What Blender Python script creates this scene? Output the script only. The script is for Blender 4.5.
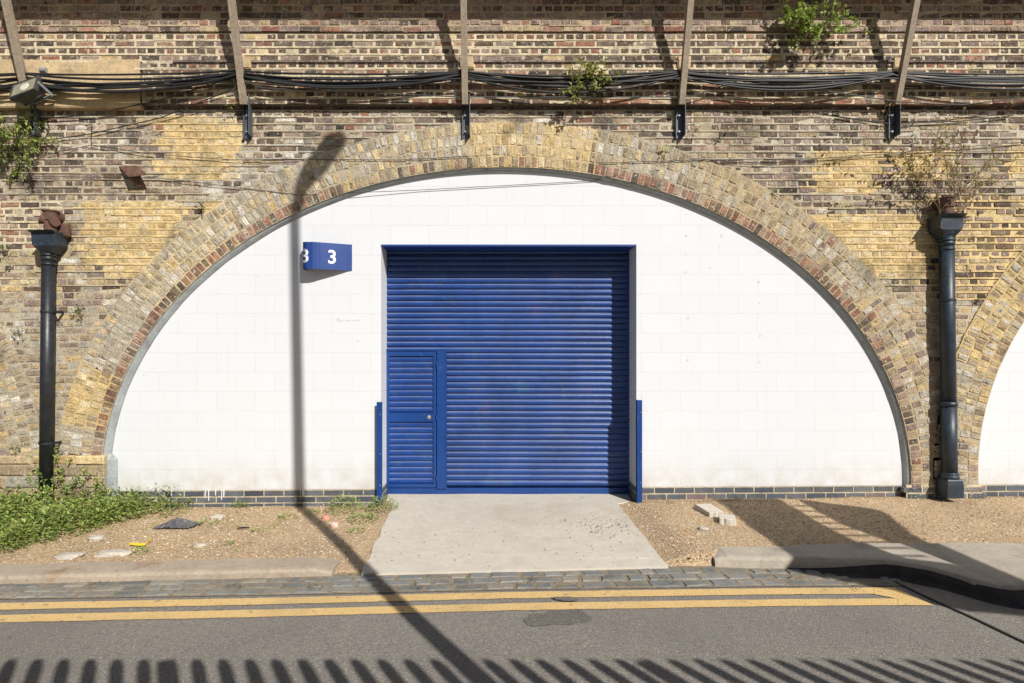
import bpy, bmesh, math, random
from mathutils import Vector, Matrix, noise
R = math.radians
random.seed(7)
scene = bpy.context.scene
for o in list(bpy.data.objects): bpy.data.objects.remove(o)
C = scene.collection

# ------------------------------------------------------------------ camera, sky, sun
D = 6.8; CZ = 1.74; FPX = 593.6; VX = 495.0; VY = 355.0
cam = bpy.data.cameras.new('camera'); co = bpy.data.objects.new('camera', cam); C.objects.link(co)
co.location = (0, -D, CZ); co.rotation_euler = (R(90), 0, 0)
cam.sensor_width = 36; cam.lens = FPX/1024*36
cam.shift_x = (512-VX)/1024; cam.shift_y = (VY-341.5)/1024
cam.clip_start = .05; cam.clip_end = 500
scene.camera = co
SUNV = Vector((.60, -1.0, .85)).normalized()
w = bpy.data.worlds.new('World'); scene.world = w; w.use_nodes = True
nt = w.node_tree; nt.nodes.clear()
sk = nt.nodes.new('ShaderNodeTexSky'); sk.sky_type = 'NISHITA'; sk.sun_disc = False
sk.sun_elevation = math.asin(SUNV.z); sk.sun_rotation = math.atan2(SUNV.x, SUNV.y)
bg = nt.nodes.new('ShaderNodeBackground'); bg.inputs[1].default_value = .05
ow = nt.nodes.new('ShaderNodeOutputWorld')
nt.links.new(sk.outputs[0], bg.inputs[0]); nt.links.new(bg.outputs[0], ow.inputs[0])
sl = bpy.data.lights.new('sun', 'SUN'); sl.energy = 5.0; sl.angle = R(.36); sl.color = (1, .968, .915)
so = bpy.data.objects.new('sun', sl); C.objects.link(so); so.location = (6, -14, 12)
so.rotation_euler = SUNV.to_track_quat('Z', 'Y').to_euler()
vs = scene.view_settings; vs.view_transform = 'Standard'; vs.look = 'None'; vs.gamma = 1
vs.use_curve_mapping = False; vs.exposure = 0.12

# ------------------------------------------------------------------ helpers
def un(px, py, out=0.0):                    # measured photo point -> metres on a plane `out` proud of the white wall
    d = D-out
    return ((px-VX)*d/FPX, CZ+(VY-py)*d/FPX)
def pxof(x, z, out=0.0):
    d = D-out
    return (VX+x*FPX/d, VY-(z-CZ)*FPX/d)
def lerp(a, b, t): return a+(b-a)*t
def sstep(a, b, x):
    t = max(0, min(1, (x-a)/(b-a))); return t*t*(3-2*t)
def tab(T, x):
    if x <= T[0][0]:
        s = (T[1][1]-T[0][1])/(T[1][0]-T[0][0]); return T[0][1]+s*(x-T[0][0])
    for (a, b), (c, d) in zip(T, T[1:]):
        if x <= c: return b+(d-b)*(x-a)/(c-a)
    (a, b), (c, d) = T[-2], T[-1]
    return d+(d-b)/(c-a)*(x-c)
U = random.uniform

class MB:
    def __init__(s): s.v = []; s.f = []; s.m = []; s.c = []; s.uv = None
    def vert(s, p): s.v.append(tuple(p)); return len(s.v)-1
    def face(s, idx, col=(1,1,1), mi=0): s.f.append(tuple(idx)); s.m.append(mi); s.c.append(col)
    def quad(s, a, b, c, d, col=(1,1,1), mi=0):
        n = len(s.v); s.v += [tuple(a), tuple(b), tuple(c), tuple(d)]; s.face((n, n+1, n+2, n+3), col, mi)
    def brick(s, o, u, v, n, w, h, dep, col, bev=.007, jit=.0025, mi=0, back=True):
        # o: centre of the front face; u, v: in-face axes; n: outward
        o = Vector(o); u = Vector(u); v = Vector(v); n = Vector(n)
        bx = min(bev, w*.3); bz = min(bev, h*.3)
        i0 = len(s.v); J = lambda: U(-jit, jit)
        for dx, dz, dn, ins in ((1,1,0,1),(-1,1,0,1),(-1,-1,0,1),(1,-1,0,1),(1,1,-bev,0),(-1,1,-bev,0),(-1,-1,-bev,0),(1,-1,-bev,0)):
            a = dx*(w/2-(bx if ins else 0))+J(); b = dz*(h/2-(bz if ins else 0))+J()
            s.v.append(tuple(o+u*a+v*b+n*(dn+J()*.6)))
        for k in range(4): s.v.append(tuple(Vector(s.v[i0+4+k])-n*(dep-bev)))
        s.face([i0, i0+1, i0+2, i0+3], col, mi)
        for k in range(4):
            l = (k+1) % 4
            s.face([i0+l, i0+k, i0+4+k, i0+4+l], col, mi)
            s.face([i0+4+l, i0+4+k, i0+8+k, i0+8+l], col, mi)
    def box(s, a, b, col=(1,1,1), mi=0, M=None):
        x0, y0, z0 = a; x1, y1, z1 = b
        P = [Vector(p) for p in ((x0,y0,z0),(x1,y0,z0),(x1,y1,z0),(x0,y1,z0),(x0,y0,z1),(x1,y0,z1),(x1,y1,z1),(x0,y1,z1))]
        if M: P = [M@p for p in P]
        i = len(s.v); s.v += [tuple(p) for p in P]
        for f in ((0,3,2,1),(4,5,6,7),(0,1,5,4),(1,2,6,5),(2,3,7,6),(3,0,4,7)): s.face([i+k for k in f], col, mi)
    def tube(s, pts, r, seg=8, col=(1,1,1), mi=0, cap=True):
        pts = [Vector(p) for p in pts]; rs = r if isinstance(r, (list, tuple)) else [r]*len(pts)
        prev = None; rings = []
        for k, p in enumerate(pts):
            t = (pts[min(k+1, len(pts)-1)]-pts[max(k-1, 0)])
            t = t.normalized() if t.length > 1e-9 else Vector((0,0,1))
            a = prev if prev else (Vector((0,0,1)) if abs(t.z) < .9 else Vector((1,0,0)))
            a = (a-t*a.dot(t)).normalized(); b = t.cross(a); prev = a
            i = len(s.v)
            for q in range(seg):
                an = 2*math.pi*q/seg; s.v.append(tuple(p+(a*math.cos(an)+b*math.sin(an))*rs[k]))
            rings.append(i)
        for i, j in zip(rings, rings[1:]):
            for q in range(seg): s.face([i+q, i+(q+1) % seg, j+(q+1) % seg, j+q], col, mi)
        if cap:
            s.face([rings[0]+q for q in range(seg)][::-1], col, mi); s.face([rings[-1]+q for q in range(seg)], col, mi)
    def loft(s, secs, col=(1,1,1), mi=0, closed=True, cap=True):
        n = len(secs[0]); st = []
        for sec in secs: st.append(len(s.v)); s.v += [tuple(p) for p in sec]
        for i, j in zip(st, st[1:]):
            for q in range(n if closed else n-1): s.face([i+q, i+(q+1) % n, j+(q+1) % n, j+q], col, mi)
        if cap and closed:
            s.face([st[0]+q for q in range(n)][::-1], col, mi); s.face([st[-1]+q for q in range(n)], col, mi)
    def build(s, name, mats, parent=None, smooth=False, bevel=0, recalc=False):
        me = bpy.data.meshes.new(name); me.from_pydata(s.v, [], s.f)
        for m in (mats if isinstance(mats, (list, tuple)) else [mats]): me.materials.append(m)
        me.polygons.foreach_set('material_index', s.m)
        ca = me.color_attributes.new('Col', 'FLOAT_COLOR', 'CORNER')
        buf = []
        for p, c in zip(me.polygons, s.c):
            for _ in range(p.loop_total): buf += [c[0], c[1], c[2], 1]
        ca.data.foreach_set('color', buf)
        if s.uv:
            ul = me.uv_layers.new(name='UVMap')
            for lp in me.loops: ul.data[lp.index].uv = s.uv[lp.vertex_index]
        if recalc:
            bm = bmesh.new(); bm.from_mesh(me); bmesh.ops.recalc_face_normals(bm, faces=bm.faces); bm.to_mesh(me); bm.free()
        if smooth: me.polygons.foreach_set('use_smooth', [True]*len(me.polygons))
        me.update()
        o = bpy.data.objects.new(name, me); C.objects.link(o)
        if parent: o.parent = parent; o.matrix_parent_inverse = parent.matrix_world.inverted()
        if bevel:
            b = o.modifiers.new('bevel', 'BEVEL'); b.width = bevel; b.segments = 2; b.limit_method = 'ANGLE'
        return o
def tag(o, label=None, cat=None, group=None, kind=None):
    if label: o['label'] = label
    if cat: o['category'] = cat
    if group: o['group'] = group
    if kind: o['kind'] = kind
    return o
def thing(name, loc, label, cat, group=None):
    o = bpy.data.objects.new(name, None); C.objects.link(o); o.location = loc
    o.empty_display_size = .1
    bpy.context.view_layer.update()
    return tag(o, label, cat, group)

# ------------------------------------------------------------------ materials
def mat(name, col=(.5,.5,.5), rough=.8, attr=False, vary=.0, vscale=8, bump=0, bscale=60, bdist=.01,
        metal=0, spec=.5, dirt=None, dirt_scale=3, dirt_lo=.55, dirt_hi=.75, fine=None):
    m = bpy.data.materials.new(name); m.use_nodes = True; t = m.node_tree; N = t.nodes; L = t.links
    p = N['Principled BSDF']; p.inputs['Roughness'].default_value = rough; p.inputs['Metallic'].default_value = metal
    p.inputs['Specular IOR Level'].default_value = spec
    tc = N.new('ShaderNodeTexCoord')
    if attr:
        a = N.new('ShaderNodeAttribute'); a.attribute_name = 'Col'; out = a.outputs['Color']
    else:
        rgb = N.new('ShaderNodeRGB'); rgb.outputs[0].default_value = (*col, 1); out = rgb.outputs[0]
    if vary:
        for sc, amt in ((vscale, vary), (vscale*7, vary*.8)):
            n = N.new('ShaderNodeTexNoise'); n.inputs['Scale'].default_value = sc; n.inputs['Detail'].default_value = 5
            L.new(tc.outputs['Object'], n.inputs['Vector'])
            mr = N.new('ShaderNodeMapRange'); mr.inputs[1].default_value = .3; mr.inputs[2].default_value = .7
            mr.inputs[3].default_value = 1-amt; mr.inputs[4].default_value = 1+amt
            L.new(n.outputs['Fac'], mr.inputs[0])
            mx = N.new('ShaderNodeVectorMath'); mx.operation = 'SCALE'
            L.new(out, mx.inputs[0]); L.new(mr.outputs[0], mx.inputs['Scale']); out = mx.outputs[0]
    for dd in (dirt if isinstance(dirt, list) else ([(dirt, dirt_scale, dirt_lo, dirt_hi)] if dirt else [])):
        dc, ds, lo, hi = dd
        n = N.new('ShaderNodeTexNoise'); n.inputs['Scale'].default_value = ds; n.inputs['Detail'].default_value = 7
        n.inputs['Roughness'].default_value = .65
        L.new(tc.outputs['Object'], n.inputs['Vector'])
        mr = N.new('ShaderNodeMapRange'); mr.inputs[1].default_value = lo; mr.inputs[2].default_value = hi
        L.new(n.outputs['Fac'], mr.inputs[0])
        mx = N.new('ShaderNodeMix'); mx.data_type = 'RGBA'
        L.new(mr.outputs[0], mx.inputs[0]); L.new(out, mx.inputs[6]); mx.inputs[7].default_value = (*dc, 1); out = mx.outputs[2]
    L.new(out, p.inputs['Base Color'])
    if bump:
        n = N.new('ShaderNodeTexNoise'); n.inputs['Scale'].default_value = bscale; n.inputs['Detail'].default_value = 6
        L.new(tc.outputs['Object'], n.inputs['Vector'])
        b = N.new('ShaderNodeBump'); b.inputs['Strength'].default_value = bump; b.inputs['Distance'].default_value = bdist
        L.new(n.outputs['Fac'], b.inputs['Height']); L.new(b.outputs[0], p.inputs['Normal'])
    return m
M_brick = mat('weathered_brick', attr=True, rough=.92, vary=.34, vscale=13, bump=1, bscale=70, bdist=.016, spec=.25,
              dirt=[((.42,.36,.27), 7, .54, .80), ((.56,.50,.40), 30, .585, .66), ((.05,.042,.038), 17, .59, .70), ((.045,.038,.034), 2.0, .56, .80)])
M_mortar = mat('old_mortar', attr=True, rough=.95, vary=.20, vscale=10, bump=.9, bscale=60, bdist=.012, spec=.2,
               dirt=[((.16,.13,.10), 5, .54, .74), ((.08,.065,.055), 26, .58, .70), ((.045,.038,.034), 2.0, .56, .80)])
M_render = mat('cement_render', (.50,.37,.21), .95, vary=.18, vscale=4, bump=.5, bscale=40, dirt=[((.22,.17,.11), 5, .55, .75)])
M_blue = mat('blue_paint', (.008,.048,.20), .34, vary=.10, vscale=3, bump=.08, bscale=30, bdist=.004, dirt=[((.10,.12,.20), 7, .60, .9)])
M_bluel = mat('blue_sheet', (.010,.045,.21), .42, vary=.06, vscale=5)
M_black = mat('black_pipe_paint', (.018,.020,.024), .42, vary=.3, vscale=9, bump=.15, bscale=40, dirt=[((.09,.09,.09), 16, .62, .8)])
M_pipeb = mat('blue_grey_pipe_paint', (.022,.035,.05), .45, vary=.3, vscale=9, bump=.15, bscale=40, dirt=[((.12,.13,.14), 14, .62, .82)])
M_hop = mat('hopper_paint', (.02,.03,.045), .5, vary=.3, dirt=[((.10,.11,.12), 12, .55, .75)])
M_rust = mat('rusty_iron', (.12,.058,.04), .85, vary=.35, vscale=12, bump=.5, bscale=50, dirt=[((.07,.04,.03), 10, .5, .7)])
M_strut = mat('weathered_strut', (.31,.25,.18), .8, vary=.22, vscale=6, bump=.3, bscale=30, dirt=[((.09,.06,.04), 6, .55, .75)])
M_steel = mat('dark_steel', (.085,.095,.11), .55, metal=.2, vary=.3, vscale=9)
M_galv = mat('galvanised_steel', (.32,.33,.34), .5, metal=.4, vary=.2)
M_cable = mat('black_cable', (.016,.016,.017), .55, vary=.2)
M_gcable = mat('grey_wire', (.06,.06,.06), .6, vary=.2)
M_trim = mat('grey_trim', (.30,.32,.32), .8, vary=.15, vscale=5, bump=.3, bscale=30, dirt=[((.16,.16,.15), 6, .55, .75)])
M_eng = mat('engineering_brick', attr=True, rough=.5, vary=.2, vscale=10, bump=.25, bscale=60)
M_conc = mat('concrete', (.56,.51,.43), .9, vary=.07, vscale=2.2, bump=.3, bscale=90, bdist=.004,
             dirt=[((.42,.36,.28), 2.2, .52, .8), ((.44,.38,.30), .9, .5, .75), ((.35,.27,.19), 11, .64, .74), ((.30,.26,.21), 60, .62, .75)])
M_kerb = mat('kerb_concrete', (.38,.31,.235), .92, vary=.12, vscale=4, bump=.5, bscale=60, dirt=[((.28,.15,.08), 3, .56, .72), ((.16,.13,.10), 30, .58, .75)])
M_pave = mat('pavement_concrete', (.40,.35,.285), .92, vary=.12, vscale=4, bump=.4, bscale=80, dirt=[((.22,.18,.14), 3, .5, .75)])
M_sett = mat('granite_sett', attr=True, rough=.6, vary=.2, vscale=9, bump=.5, bscale=50, bdist=.006, dirt=[((.26,.21,.15), 9, .54, .72), ((.10,.09,.08), 14, .6, .75)])
M_soil = mat('joint_soil', (.24,.195,.135), .95, vary=.3, vscale=20, bump=.7, bscale=80)
M_stone = mat('pebble', attr=True, rough=.9, vary=.15, vscale=40)
M_rub = mat('rubble', (.48,.43,.36), .9, vary=.2, vscale=12, bump=.5, bscale=40)
def leafmat(name, attr=True):
    m = mat(name, attr=attr, rough=.55, vary=.2, vscale=14)
    p = m.node_tree.nodes['Principled BSDF']
    tr = m.node_tree.nodes.new('ShaderNodeBsdfTranslucent'); mx = m.node_tree.nodes.new('ShaderNodeMixShader'); mx.inputs[0].default_value = .3
    L = m.node_tree.links; L.new(p.inputs['Base Color'].links[0].from_socket, tr.inputs[0])
    out = m.node_tree.nodes['Material Output']
    L.new(p.outputs[0], mx.inputs[1]); L.new(tr.outputs[0], mx.inputs[2]); L.new(mx.outputs[0], out.inputs[0])
    return m
M_leaf = leafmat('leaf')
M_stem = mat('stem', attr=True, rough=.8, vary=.2)

def white_mat():
    m = bpy.data.materials.new('white_painted_block'); m.use_nodes = True; t = m.node_tree; N = t.nodes; L = t.links
    p = N['Principled BSDF']; p.inputs['Roughness'].default_value = .75; p.inputs['Specular IOR Level'].default_value = .3
    uv = N.new('ShaderNodeUVMap'); uv.uv_map = 'UVMap'
    br = N.new('ShaderNodeTexBrick'); br.offset = .5; br.inputs['Scale'].default_value = 1
    br.inputs['Brick Width'].default_value = .4425; br.inputs['Row Height'].default_value = .2234
    br.inputs['Mortar Size'].default_value = .003; br.inputs['Mortar Smooth'].default_value = .6
    br.inputs['Color1'].default_value = (.665,.675,.695,1); br.inputs['Color2'].default_value = (.65,.66,.68,1)
    br.inputs['Mortar'].default_value = (.56,.565,.58,1)
    # slightly wandering joints
    nz = N.new('ShaderNodeTexNoise'); nz.inputs['Scale'].default_value = 5
    L.new(uv.outputs[0], nz.inputs['Vector'])
    sc = N.new('ShaderNodeVectorMath'); sc.operation = 'SCALE'; sc.inputs['Scale'].default_value = .012
    L.new(nz.outputs['Color'], sc.inputs[0])
    ad = N.new('ShaderNodeVectorMath'); L.new(uv.outputs[0], ad.inputs[0]); L.new(sc.outputs[0], ad.inputs[1])
    L.new(ad.outputs[0], br.inputs['Vector'])
    tc = N.new('ShaderNodeTexCoord')
    out = br.outputs['Color']
    def dirty(col, s, lo, hi, mask=None, amt=1.0, stretch=(1,1,1)):
        nonlocal out
        mp = N.new('ShaderNodeMapping'); mp.inputs['Scale'].default_value = stretch
        L.new(tc.outputs['Object'], mp.inputs[0])
        n = N.new('ShaderNodeTexNoise'); n.inputs['Scale'].default_value = s; n.inputs['Detail'].default_value = 7
        n.inputs['Roughness'].default_value = .65
        L.new(mp.outputs[0], n.inputs['Vector'])
        mr = N.new('ShaderNodeMapRange'); mr.inputs[1].default_value = lo; mr.inputs[2].default_value = hi; mr.inputs[4].default_value = amt
        L.new(n.outputs['Fac'], mr.inputs[0]); f = mr.outputs[0]
        if mask is not None:
            mu = N.new('ShaderNodeMath'); mu.operation = 'MULTIPLY'; L.new(f, mu.inputs[0]); L.new(mask, mu.inputs[1]); f = mu.outputs[0]
        mx = N.new('ShaderNodeMix'); mx.data_type = 'RGBA'
        L.new(f, mx.inputs[0]); L.new(out, mx.inputs[6]); mx.inputs[7].default_value = (*col, 1); out = mx.outputs[2]
    dirty((.65,.655,.67), .9, .42, .75, amt=.7)
    dirty((.42,.40,.36), 13, .67, .76, amt=.5)
    dirty((.62,.60,.56), 6, .56, .8, amt=.5, stretch=(1,1,.12))
    sx = N.new('ShaderNodeSeparateXYZ'); L.new(tc.outputs['Object'], sx.inputs[0])
    mz = N.new('ShaderNodeMapRange'); mz.inputs[1].default_value = .62; mz.inputs[2].default_value = .2
    L.new(sx.outputs['Z'], mz.inputs[0])
    dirty((.50,.45,.37), 5, .36, .66, mask=mz.outputs[0], amt=.75)
    L.new(out, p.inputs['Base Color'])
    inv = N.new('ShaderNodeMath'); inv.operation = 'SUBTRACT'; inv.inputs[0].default_value = 1; L.new(br.outputs['Fac'], inv.inputs[1])
    b = N.new('ShaderNodeBump'); b.inputs['Strength'].default_value = .35; b.inputs['Distance'].default_value = .004
    L.new(inv.outputs[0], b.inputs['Height'])
    n2 = N.new('ShaderNodeTexNoise'); n2.inputs['Scale'].default_value = 90; n2.inputs['Detail'].default_value = 4
    L.new(tc.outputs['Object'], n2.inputs['Vector'])
    b2 = N.new('ShaderNodeBump'); b2.inputs['Strength'].default_value = .25; b2.inputs['Distance'].default_value = .003
    L.new(n2.outputs['Fac'], b2.inputs['Height']); L.new(b.outputs[0], b2.inputs['Normal'])
    L.new(b2.outputs[0], p.inputs['Normal'])
    return m
M_white = white_mat()

def speck_mat(name, base, specks, scale, amt=.5, bump=.6, bdist=.006, big=None, rough=.9, bscale=None):
    """granular surface: voronoi cells take colours from a ramp"""
    m = bpy.data.materials.new(name); m.use_nodes = True; t = m.node_tree; N = t.nodes; L = t.links
    p = N['Principled BSDF']; p.inputs['Roughness'].default_value = rough; p.inputs['Specular IOR Level'].default_value = .3
    tc = N.new('ShaderNodeTexCoord')
    v = N.new('ShaderNodeTexVoronoi'); v.inputs['Scale'].default_value = scale; L.new(tc.outputs['Object'], v.inputs['Vector'])
    sp = N.new('ShaderNodeSeparateColor'); L.new(v.outputs['Color'], sp.inputs[0])
    rp = N.new('ShaderNodeValToRGB'); rp.color_ramp.interpolation = 'CONSTANT'
    e = rp.color_ramp.elements; e[0].position = 0; e[0].color = (*specks[0][1], 1); e[1].position = specks[1][0]; e[1].color = (*specks[1][1], 1)
    for pos, c in specks[2:]: x = e.new(pos); x.color = (*c, 1)
    L.new(sp.outputs[0], rp.inputs[0])
    mx = N.new('ShaderNodeMix'); mx.data_type = 'RGBA'; mx.inputs[0].default_value = amt
    mx.inputs[6].default_value = (*base, 1); L.new(rp.outputs[0], mx.inputs[7]); out = mx.outputs[2]
    for bc, bs, lo, hi, am in (big or []):
        n = N.new('ShaderNodeTexNoise'); n.inputs['Scale'].default_value = bs; n.inputs['Detail'].default_value = 6
        L.new(tc.outputs['Object'], n.inputs['Vector'])
        mr = N.new('ShaderNodeMapRange'); mr.inputs[1].default_value = lo; mr.inputs[2].default_value = hi; mr.inputs[4].default_value = am
        L.new(n.outputs['Fac'], mr.inputs[0])
        m2 = N.new('ShaderNodeMix'); m2.data_type = 'RGBA'; L.new(mr.outputs[0], m2.inputs[0]); L.new(out, m2.inputs[6])
        m2.inputs[7].default_value = (*bc, 1); out = m2.outputs[2]
    L.new(out, p.inputs['Base Color'])
    b = N.new('ShaderNodeBump'); b.inputs['Strength'].default_value = bump; b.inputs['Distance'].default_value = bdist; b.invert = True
    L.new(v.outputs['Distance'], b.inputs['Height'])
    n = N.new('ShaderNodeTexNoise'); n.inputs['Scale'].default_value = bscale or scale*.6; n.inputs['Detail'].default_value = 6
    L.new(tc.outputs['Object'], n.inputs['Vector'])
    b2 = N.new('ShaderNodeBump'); b2.inputs['Strength'].default_value = bump; b2.inputs['Distance'].default_value = bdist
    L.new(n.outputs['Fac'], b2.inputs['Height']); L.new(b.outputs[0], b2.inputs['Normal']); L.new(b2.outputs[0], p.inputs['Normal'])
    return m
M_asph = speck_mat('asphalt', (.225,.204,.178), [(0,(.14,.127,.112)),(.3,(.215,.195,.17)),(.62,(.28,.253,.22)),(.86,(.34,.305,.26)),(.965,(.50,.46,.39))], 130, .6, .6, .005,
                   big=[((.155,.14,.125), .9, .45, .75, .5), ((.25,.225,.195), 2.3, .5, .8, .4), ((.06,.055,.05), 7, .70, .78, .7)])
M_asph2 = speck_mat('side_asphalt', (.215,.195,.17), [(0,(.13,.118,.104)),(.3,(.20,.182,.16)),(.62,(.26,.236,.206)),(.86,(.34,.305,.26)),(.965,(.50,.46,.39))], 130, .6, .6, .005,
                    big=[((.29,.26,.22), 1.6, .5, .8, .5)])
M_grav = speck_mat('gravel', (.46,.33,.195), [(0,(.24,.16,.09)),(.2,(.46,.32,.18)),(.5,(.58,.41,.24)),(.78,(.64,.50,.34)),(.93,(.72,.64,.52))], 80, .65, .8, .010,
                   big=[((.27,.20,.13), 1.7, .48, .74, .5), ((.54,.40,.25), 4, .52, .8, .4)])
M_yel = speck_mat('yellow_line_paint', (.66,.45,.19), [(0,(.52,.36,.16)),(.2,(.68,.46,.19)),(.9,(.74,.56,.30))], 90, .6, .5, .004,
                  big=[((.42,.30,.15), 2.2, .5, .75, .6), ((.17,.15,.12), 16, .62, .72, .7)])

# ------------------------------------------------------------------ levels and lines of the ground
def yk(X): return -1.91+.066*X                       # front of the kerb on the left
KR = [(1.8,-1.79),(2.5,-1.83),(2.87,-1.93),(3.2,-1.98),(3.43,-2.14),(3.55,-2.40),(3.7,-2.53),(3.95,-2.50),(6,-2.52)]
YSETT = [(-6,-2.58),(-3.7,-2.44),(-1.8,-2.37),(.1,-2.265),(2.1,-2.20),(3.2,-2.18)]
YL1 = [(-6,-2.70),(-3.53,-2.56),(-1.75,-2.474),(.13,-2.36),(2.07,-2.29),(4,-2.26)]
RZ = -.06
def wall_z(X): return max(0, min(.12, .01+.016*(X+2.3)))
def slab_z(Y): return lerp(.07, -.030, max(0, min(1, (.36-Y)/2.27)))
def verge_z(X, Y):
    t = max(0, min(1, -Y/1.9)); kz = max(.0, min(.034, .012+.008*X))
    b = lerp(wall_z(X), kz, t)+noise.noise((X*1.3, Y*1.3, 0))*.018+noise.noise((X*5, Y*5, 3))*.008
    s = slab_z(Y)-.014+noise.noise((X*5, Y*5, 3))*.006
    wgt = sstep(0, .55, -1.12-X) if X < 0 else sstep(0, .34, X-1.42)
    return lerp(s, b, wgt) if Y < .05 else min(s, b)

mb = MB(); S = 220
mb.quad((-S,-S,-.25),(S,-S,-.25),(S,S,-.25),(-S,S,-.25))
tag(mb.build('ground', M_soil), kind='structure')
mb = MB(); mb.quad((-60,-7.0,RZ),(60,-7.0,RZ),(60,-1.0,RZ),(-60,-1.0,RZ))
tag(mb.build('road', M_asph), kind='structure')
mb = MB(); mb.quad((3.895,-7.0,RZ+.006),(12,-7.0,RZ+.006),(12,-2.3,RZ+.006),(3.16,-2.1,RZ+.006))
tag(mb.build('side_road', M_asph2), kind='structure')
mb = MB()                                             # dark tar joint between the two surfaces
for k in range(30):
    y0 = -2.1-k*.1; y1 = y0-.1
    f = lambda y: 3.16+(-2.1-y)*.15+noise.noise((0,y*2,5))*.02
    mb.quad((f(y0)-.012,y0,RZ+.010),(f(y1)-.012,y1,RZ+.010),(f(y1)+.010,y1,RZ+.010),(f(y0)+.010,y0,RZ+.010))
tag(mb.build('road_joint', mat('tar', (.03,.028,.026), .8)), kind='structure')

# verge (gravel), height field
mb = MB(); nx, ny = 260, 36; ids = {}
for i in range(nx+1):
    X = -9+i*18.5/nx
    for j in range(ny+1):
        yb = lerp(.40, yk(X)+(.01 if -1.33 < X < 1.9 else .22) if X < 1.9 else -1.60, j/ny)
        ids[i, j] = mb.vert((X, yb, verge_z(X, yb) if j < ny or X > 1.9 or X < -1.33 else -.10))
for i in range(nx):
    for j in range(ny): mb.face((ids[i,j], ids[i,j+1], ids[i+1,j+1], ids[i+1,j]))
tag(mb.build('verge', M_grav, smooth=True), kind='structure')

# driveway slab
mb = MB(); nx, ny = 30, 26; ids = {}
for j in range(ny+1):
    t = j/ny; Y = lerp(.40, -1.915, t)
    xl = lerp(-1.29 if Y > .02 else -1.17, -1.085, t)+noise.noise((0, Y*4, 1))*.022
    xr = lerp(1.60 if Y > .02 else 1.38, 1.45, t)+noise.noise((5, Y*4, 1))*.022
    for i in range(nx+1):
        X = lerp(xl, xr, i/nx)
        ids[i, j] = mb.vert((X, Y+(.066*X if t > .9 else 0), slab_z(Y)+noise.noise((X*1.5, Y*1.5, 9))*.004+noise.noise((X*.6, Y*.6, 4))*.004))
for i in range(nx):
    for j in range(ny): mb.face((ids[i,j], ids[i,j+1], ids[i+1,j+1], ids[i+1,j]))
for i in range(nx):
    a = ids[i, ny]; b = ids[i+1, ny]; pa = mb.v[a]; pb = mb.v[b]; mb.quad(pa, (pa[0], pa[1], -.12), (pb[0], pb[1], -.12), pb)
for j in range(ny):
    for s_ in (0, nx):
        pa = mb.v[ids[s_, j]]; pb = mb.v[ids[s_, j+1]]; mb.quad(pa, pb, (pb[0], pb[1], -.12), (pa[0], pa[1], -.12))
tag(mb.build('driveway', M_conc), kind='structure')

# kerbs
def kerb_strip(xs, front, back, ztop, name, material, ends=.04):
    mb = MB(); secs = []
    for k, X in enumerate(xs):
        yf = front(X)+noise.noise((X*3, 0, 2))*.012; yb = back(X)+noise.noise((X*3, 7, 2))*.02
        e = min(1, min(k, len(xs)-1-k)/2.0); z = lerp(ztop(X)-ends*.6, ztop(X), e)+noise.noise((X*2.5, 1, 1))*.006
        secs.append([(X, yb, -.12), (X, yb, z-.012), (X, yb-.03, z), (X, yf+.05, z-.002), (X, yf+.02, z-.008), (X, yf+.003, z-.03), (X, yf, -.12)])
    mb.loft(secs, cap=True)
    tag(mb.build(name, material, recalc=True), kind='structure')
kerb_strip([-9+7.68*k/90 for k in range(91)], yk, lambda X: yk(X)+.30, lambda X: .016, 'kerb', M_kerb)
kerb_strip([1.86+7*k/120 for k in range(121)], lambda X: tab(KR, X), lambda X: -1.52, lambda X: .044+.034*sstep(2.2,3.3,X)-(.007 if abs((X-.35)%1.1) < .03 else 0), 'pavement', M_pave)

mb = MB(); secs = []
for k in range(81):
    X = 2.45+k*.08; a = tab(KR, X); e = sstep(2.45, 3.3, X); n1 = noise.noise((X*4, 3, 3))*.02
    secs.append([(X, a+.02, RZ-.02), (X, a-.004, RZ+.02+.085*e), (X, a-.035-n1, RZ+.065*e+.012), (X, a-.06-n1, RZ+.022*e+.01), (X, a-.10-n1*2, RZ+.007), (X, a-.10-n1*2, RZ-.02)])
mb.loft(secs)
tag(mb.build('tarred_kerb_edge', mat('black_tar', (.035,.031,.028), .9, vary=.4, vscale=10, bump=.5), recalc=True), kind='structure')

# setts: three or four rows of worn granite blocks in soil
mb = MB()
xs = [-9+12.3*k/120 for k in range(121)]
for a, b in zip(xs, xs[1:]):
    fa = (yk(a) if a < 1.8 else tab(KR, a)); fb = (yk(b) if b < 1.8 else tab(KR, b))
    mb.quad((a, tab(YSETT,a), RZ+.006), (b, tab(YSETT,b), RZ+.006), (b, fb+.06, RZ+.010), (a, fa+.06, RZ+.010), (.15,.12,.085), 1)
for row in range(3):
    X = -9+U(0,.2)
    while X < 3.1:
        L_ = U(.12,.27); c = X+L_/2
        yb = (yk(c) if c < 1.8 else tab(KR, c))-.005; yf = tab(YSETT, c)+.01
        hgt = (yb-yf)/3; ym = yb-hgt*(row+.5)
        g = U(.75,1.25); base = random.choice([(.18,.18,.168),(.155,.158,.15),(.205,.20,.18),(.24,.22,.18)])
        tl = .06+U(-.05,.05)
        mb.brick((c, ym, RZ+.014+U(-.003,.005)-.002*row), Vector((1,tl,0)).normalized(), Vector((-tl,1,0)).normalized(), (U(-.04,.04),U(-.04,.04),1),
                 L_-.018, max(.05,hgt-.016), .05, tuple(x*g for x in base), bev=.012, jit=.006)
        X += L_
tag(mb.build('sett_strip', [M_sett, M_soil]), kind='structure')

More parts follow.
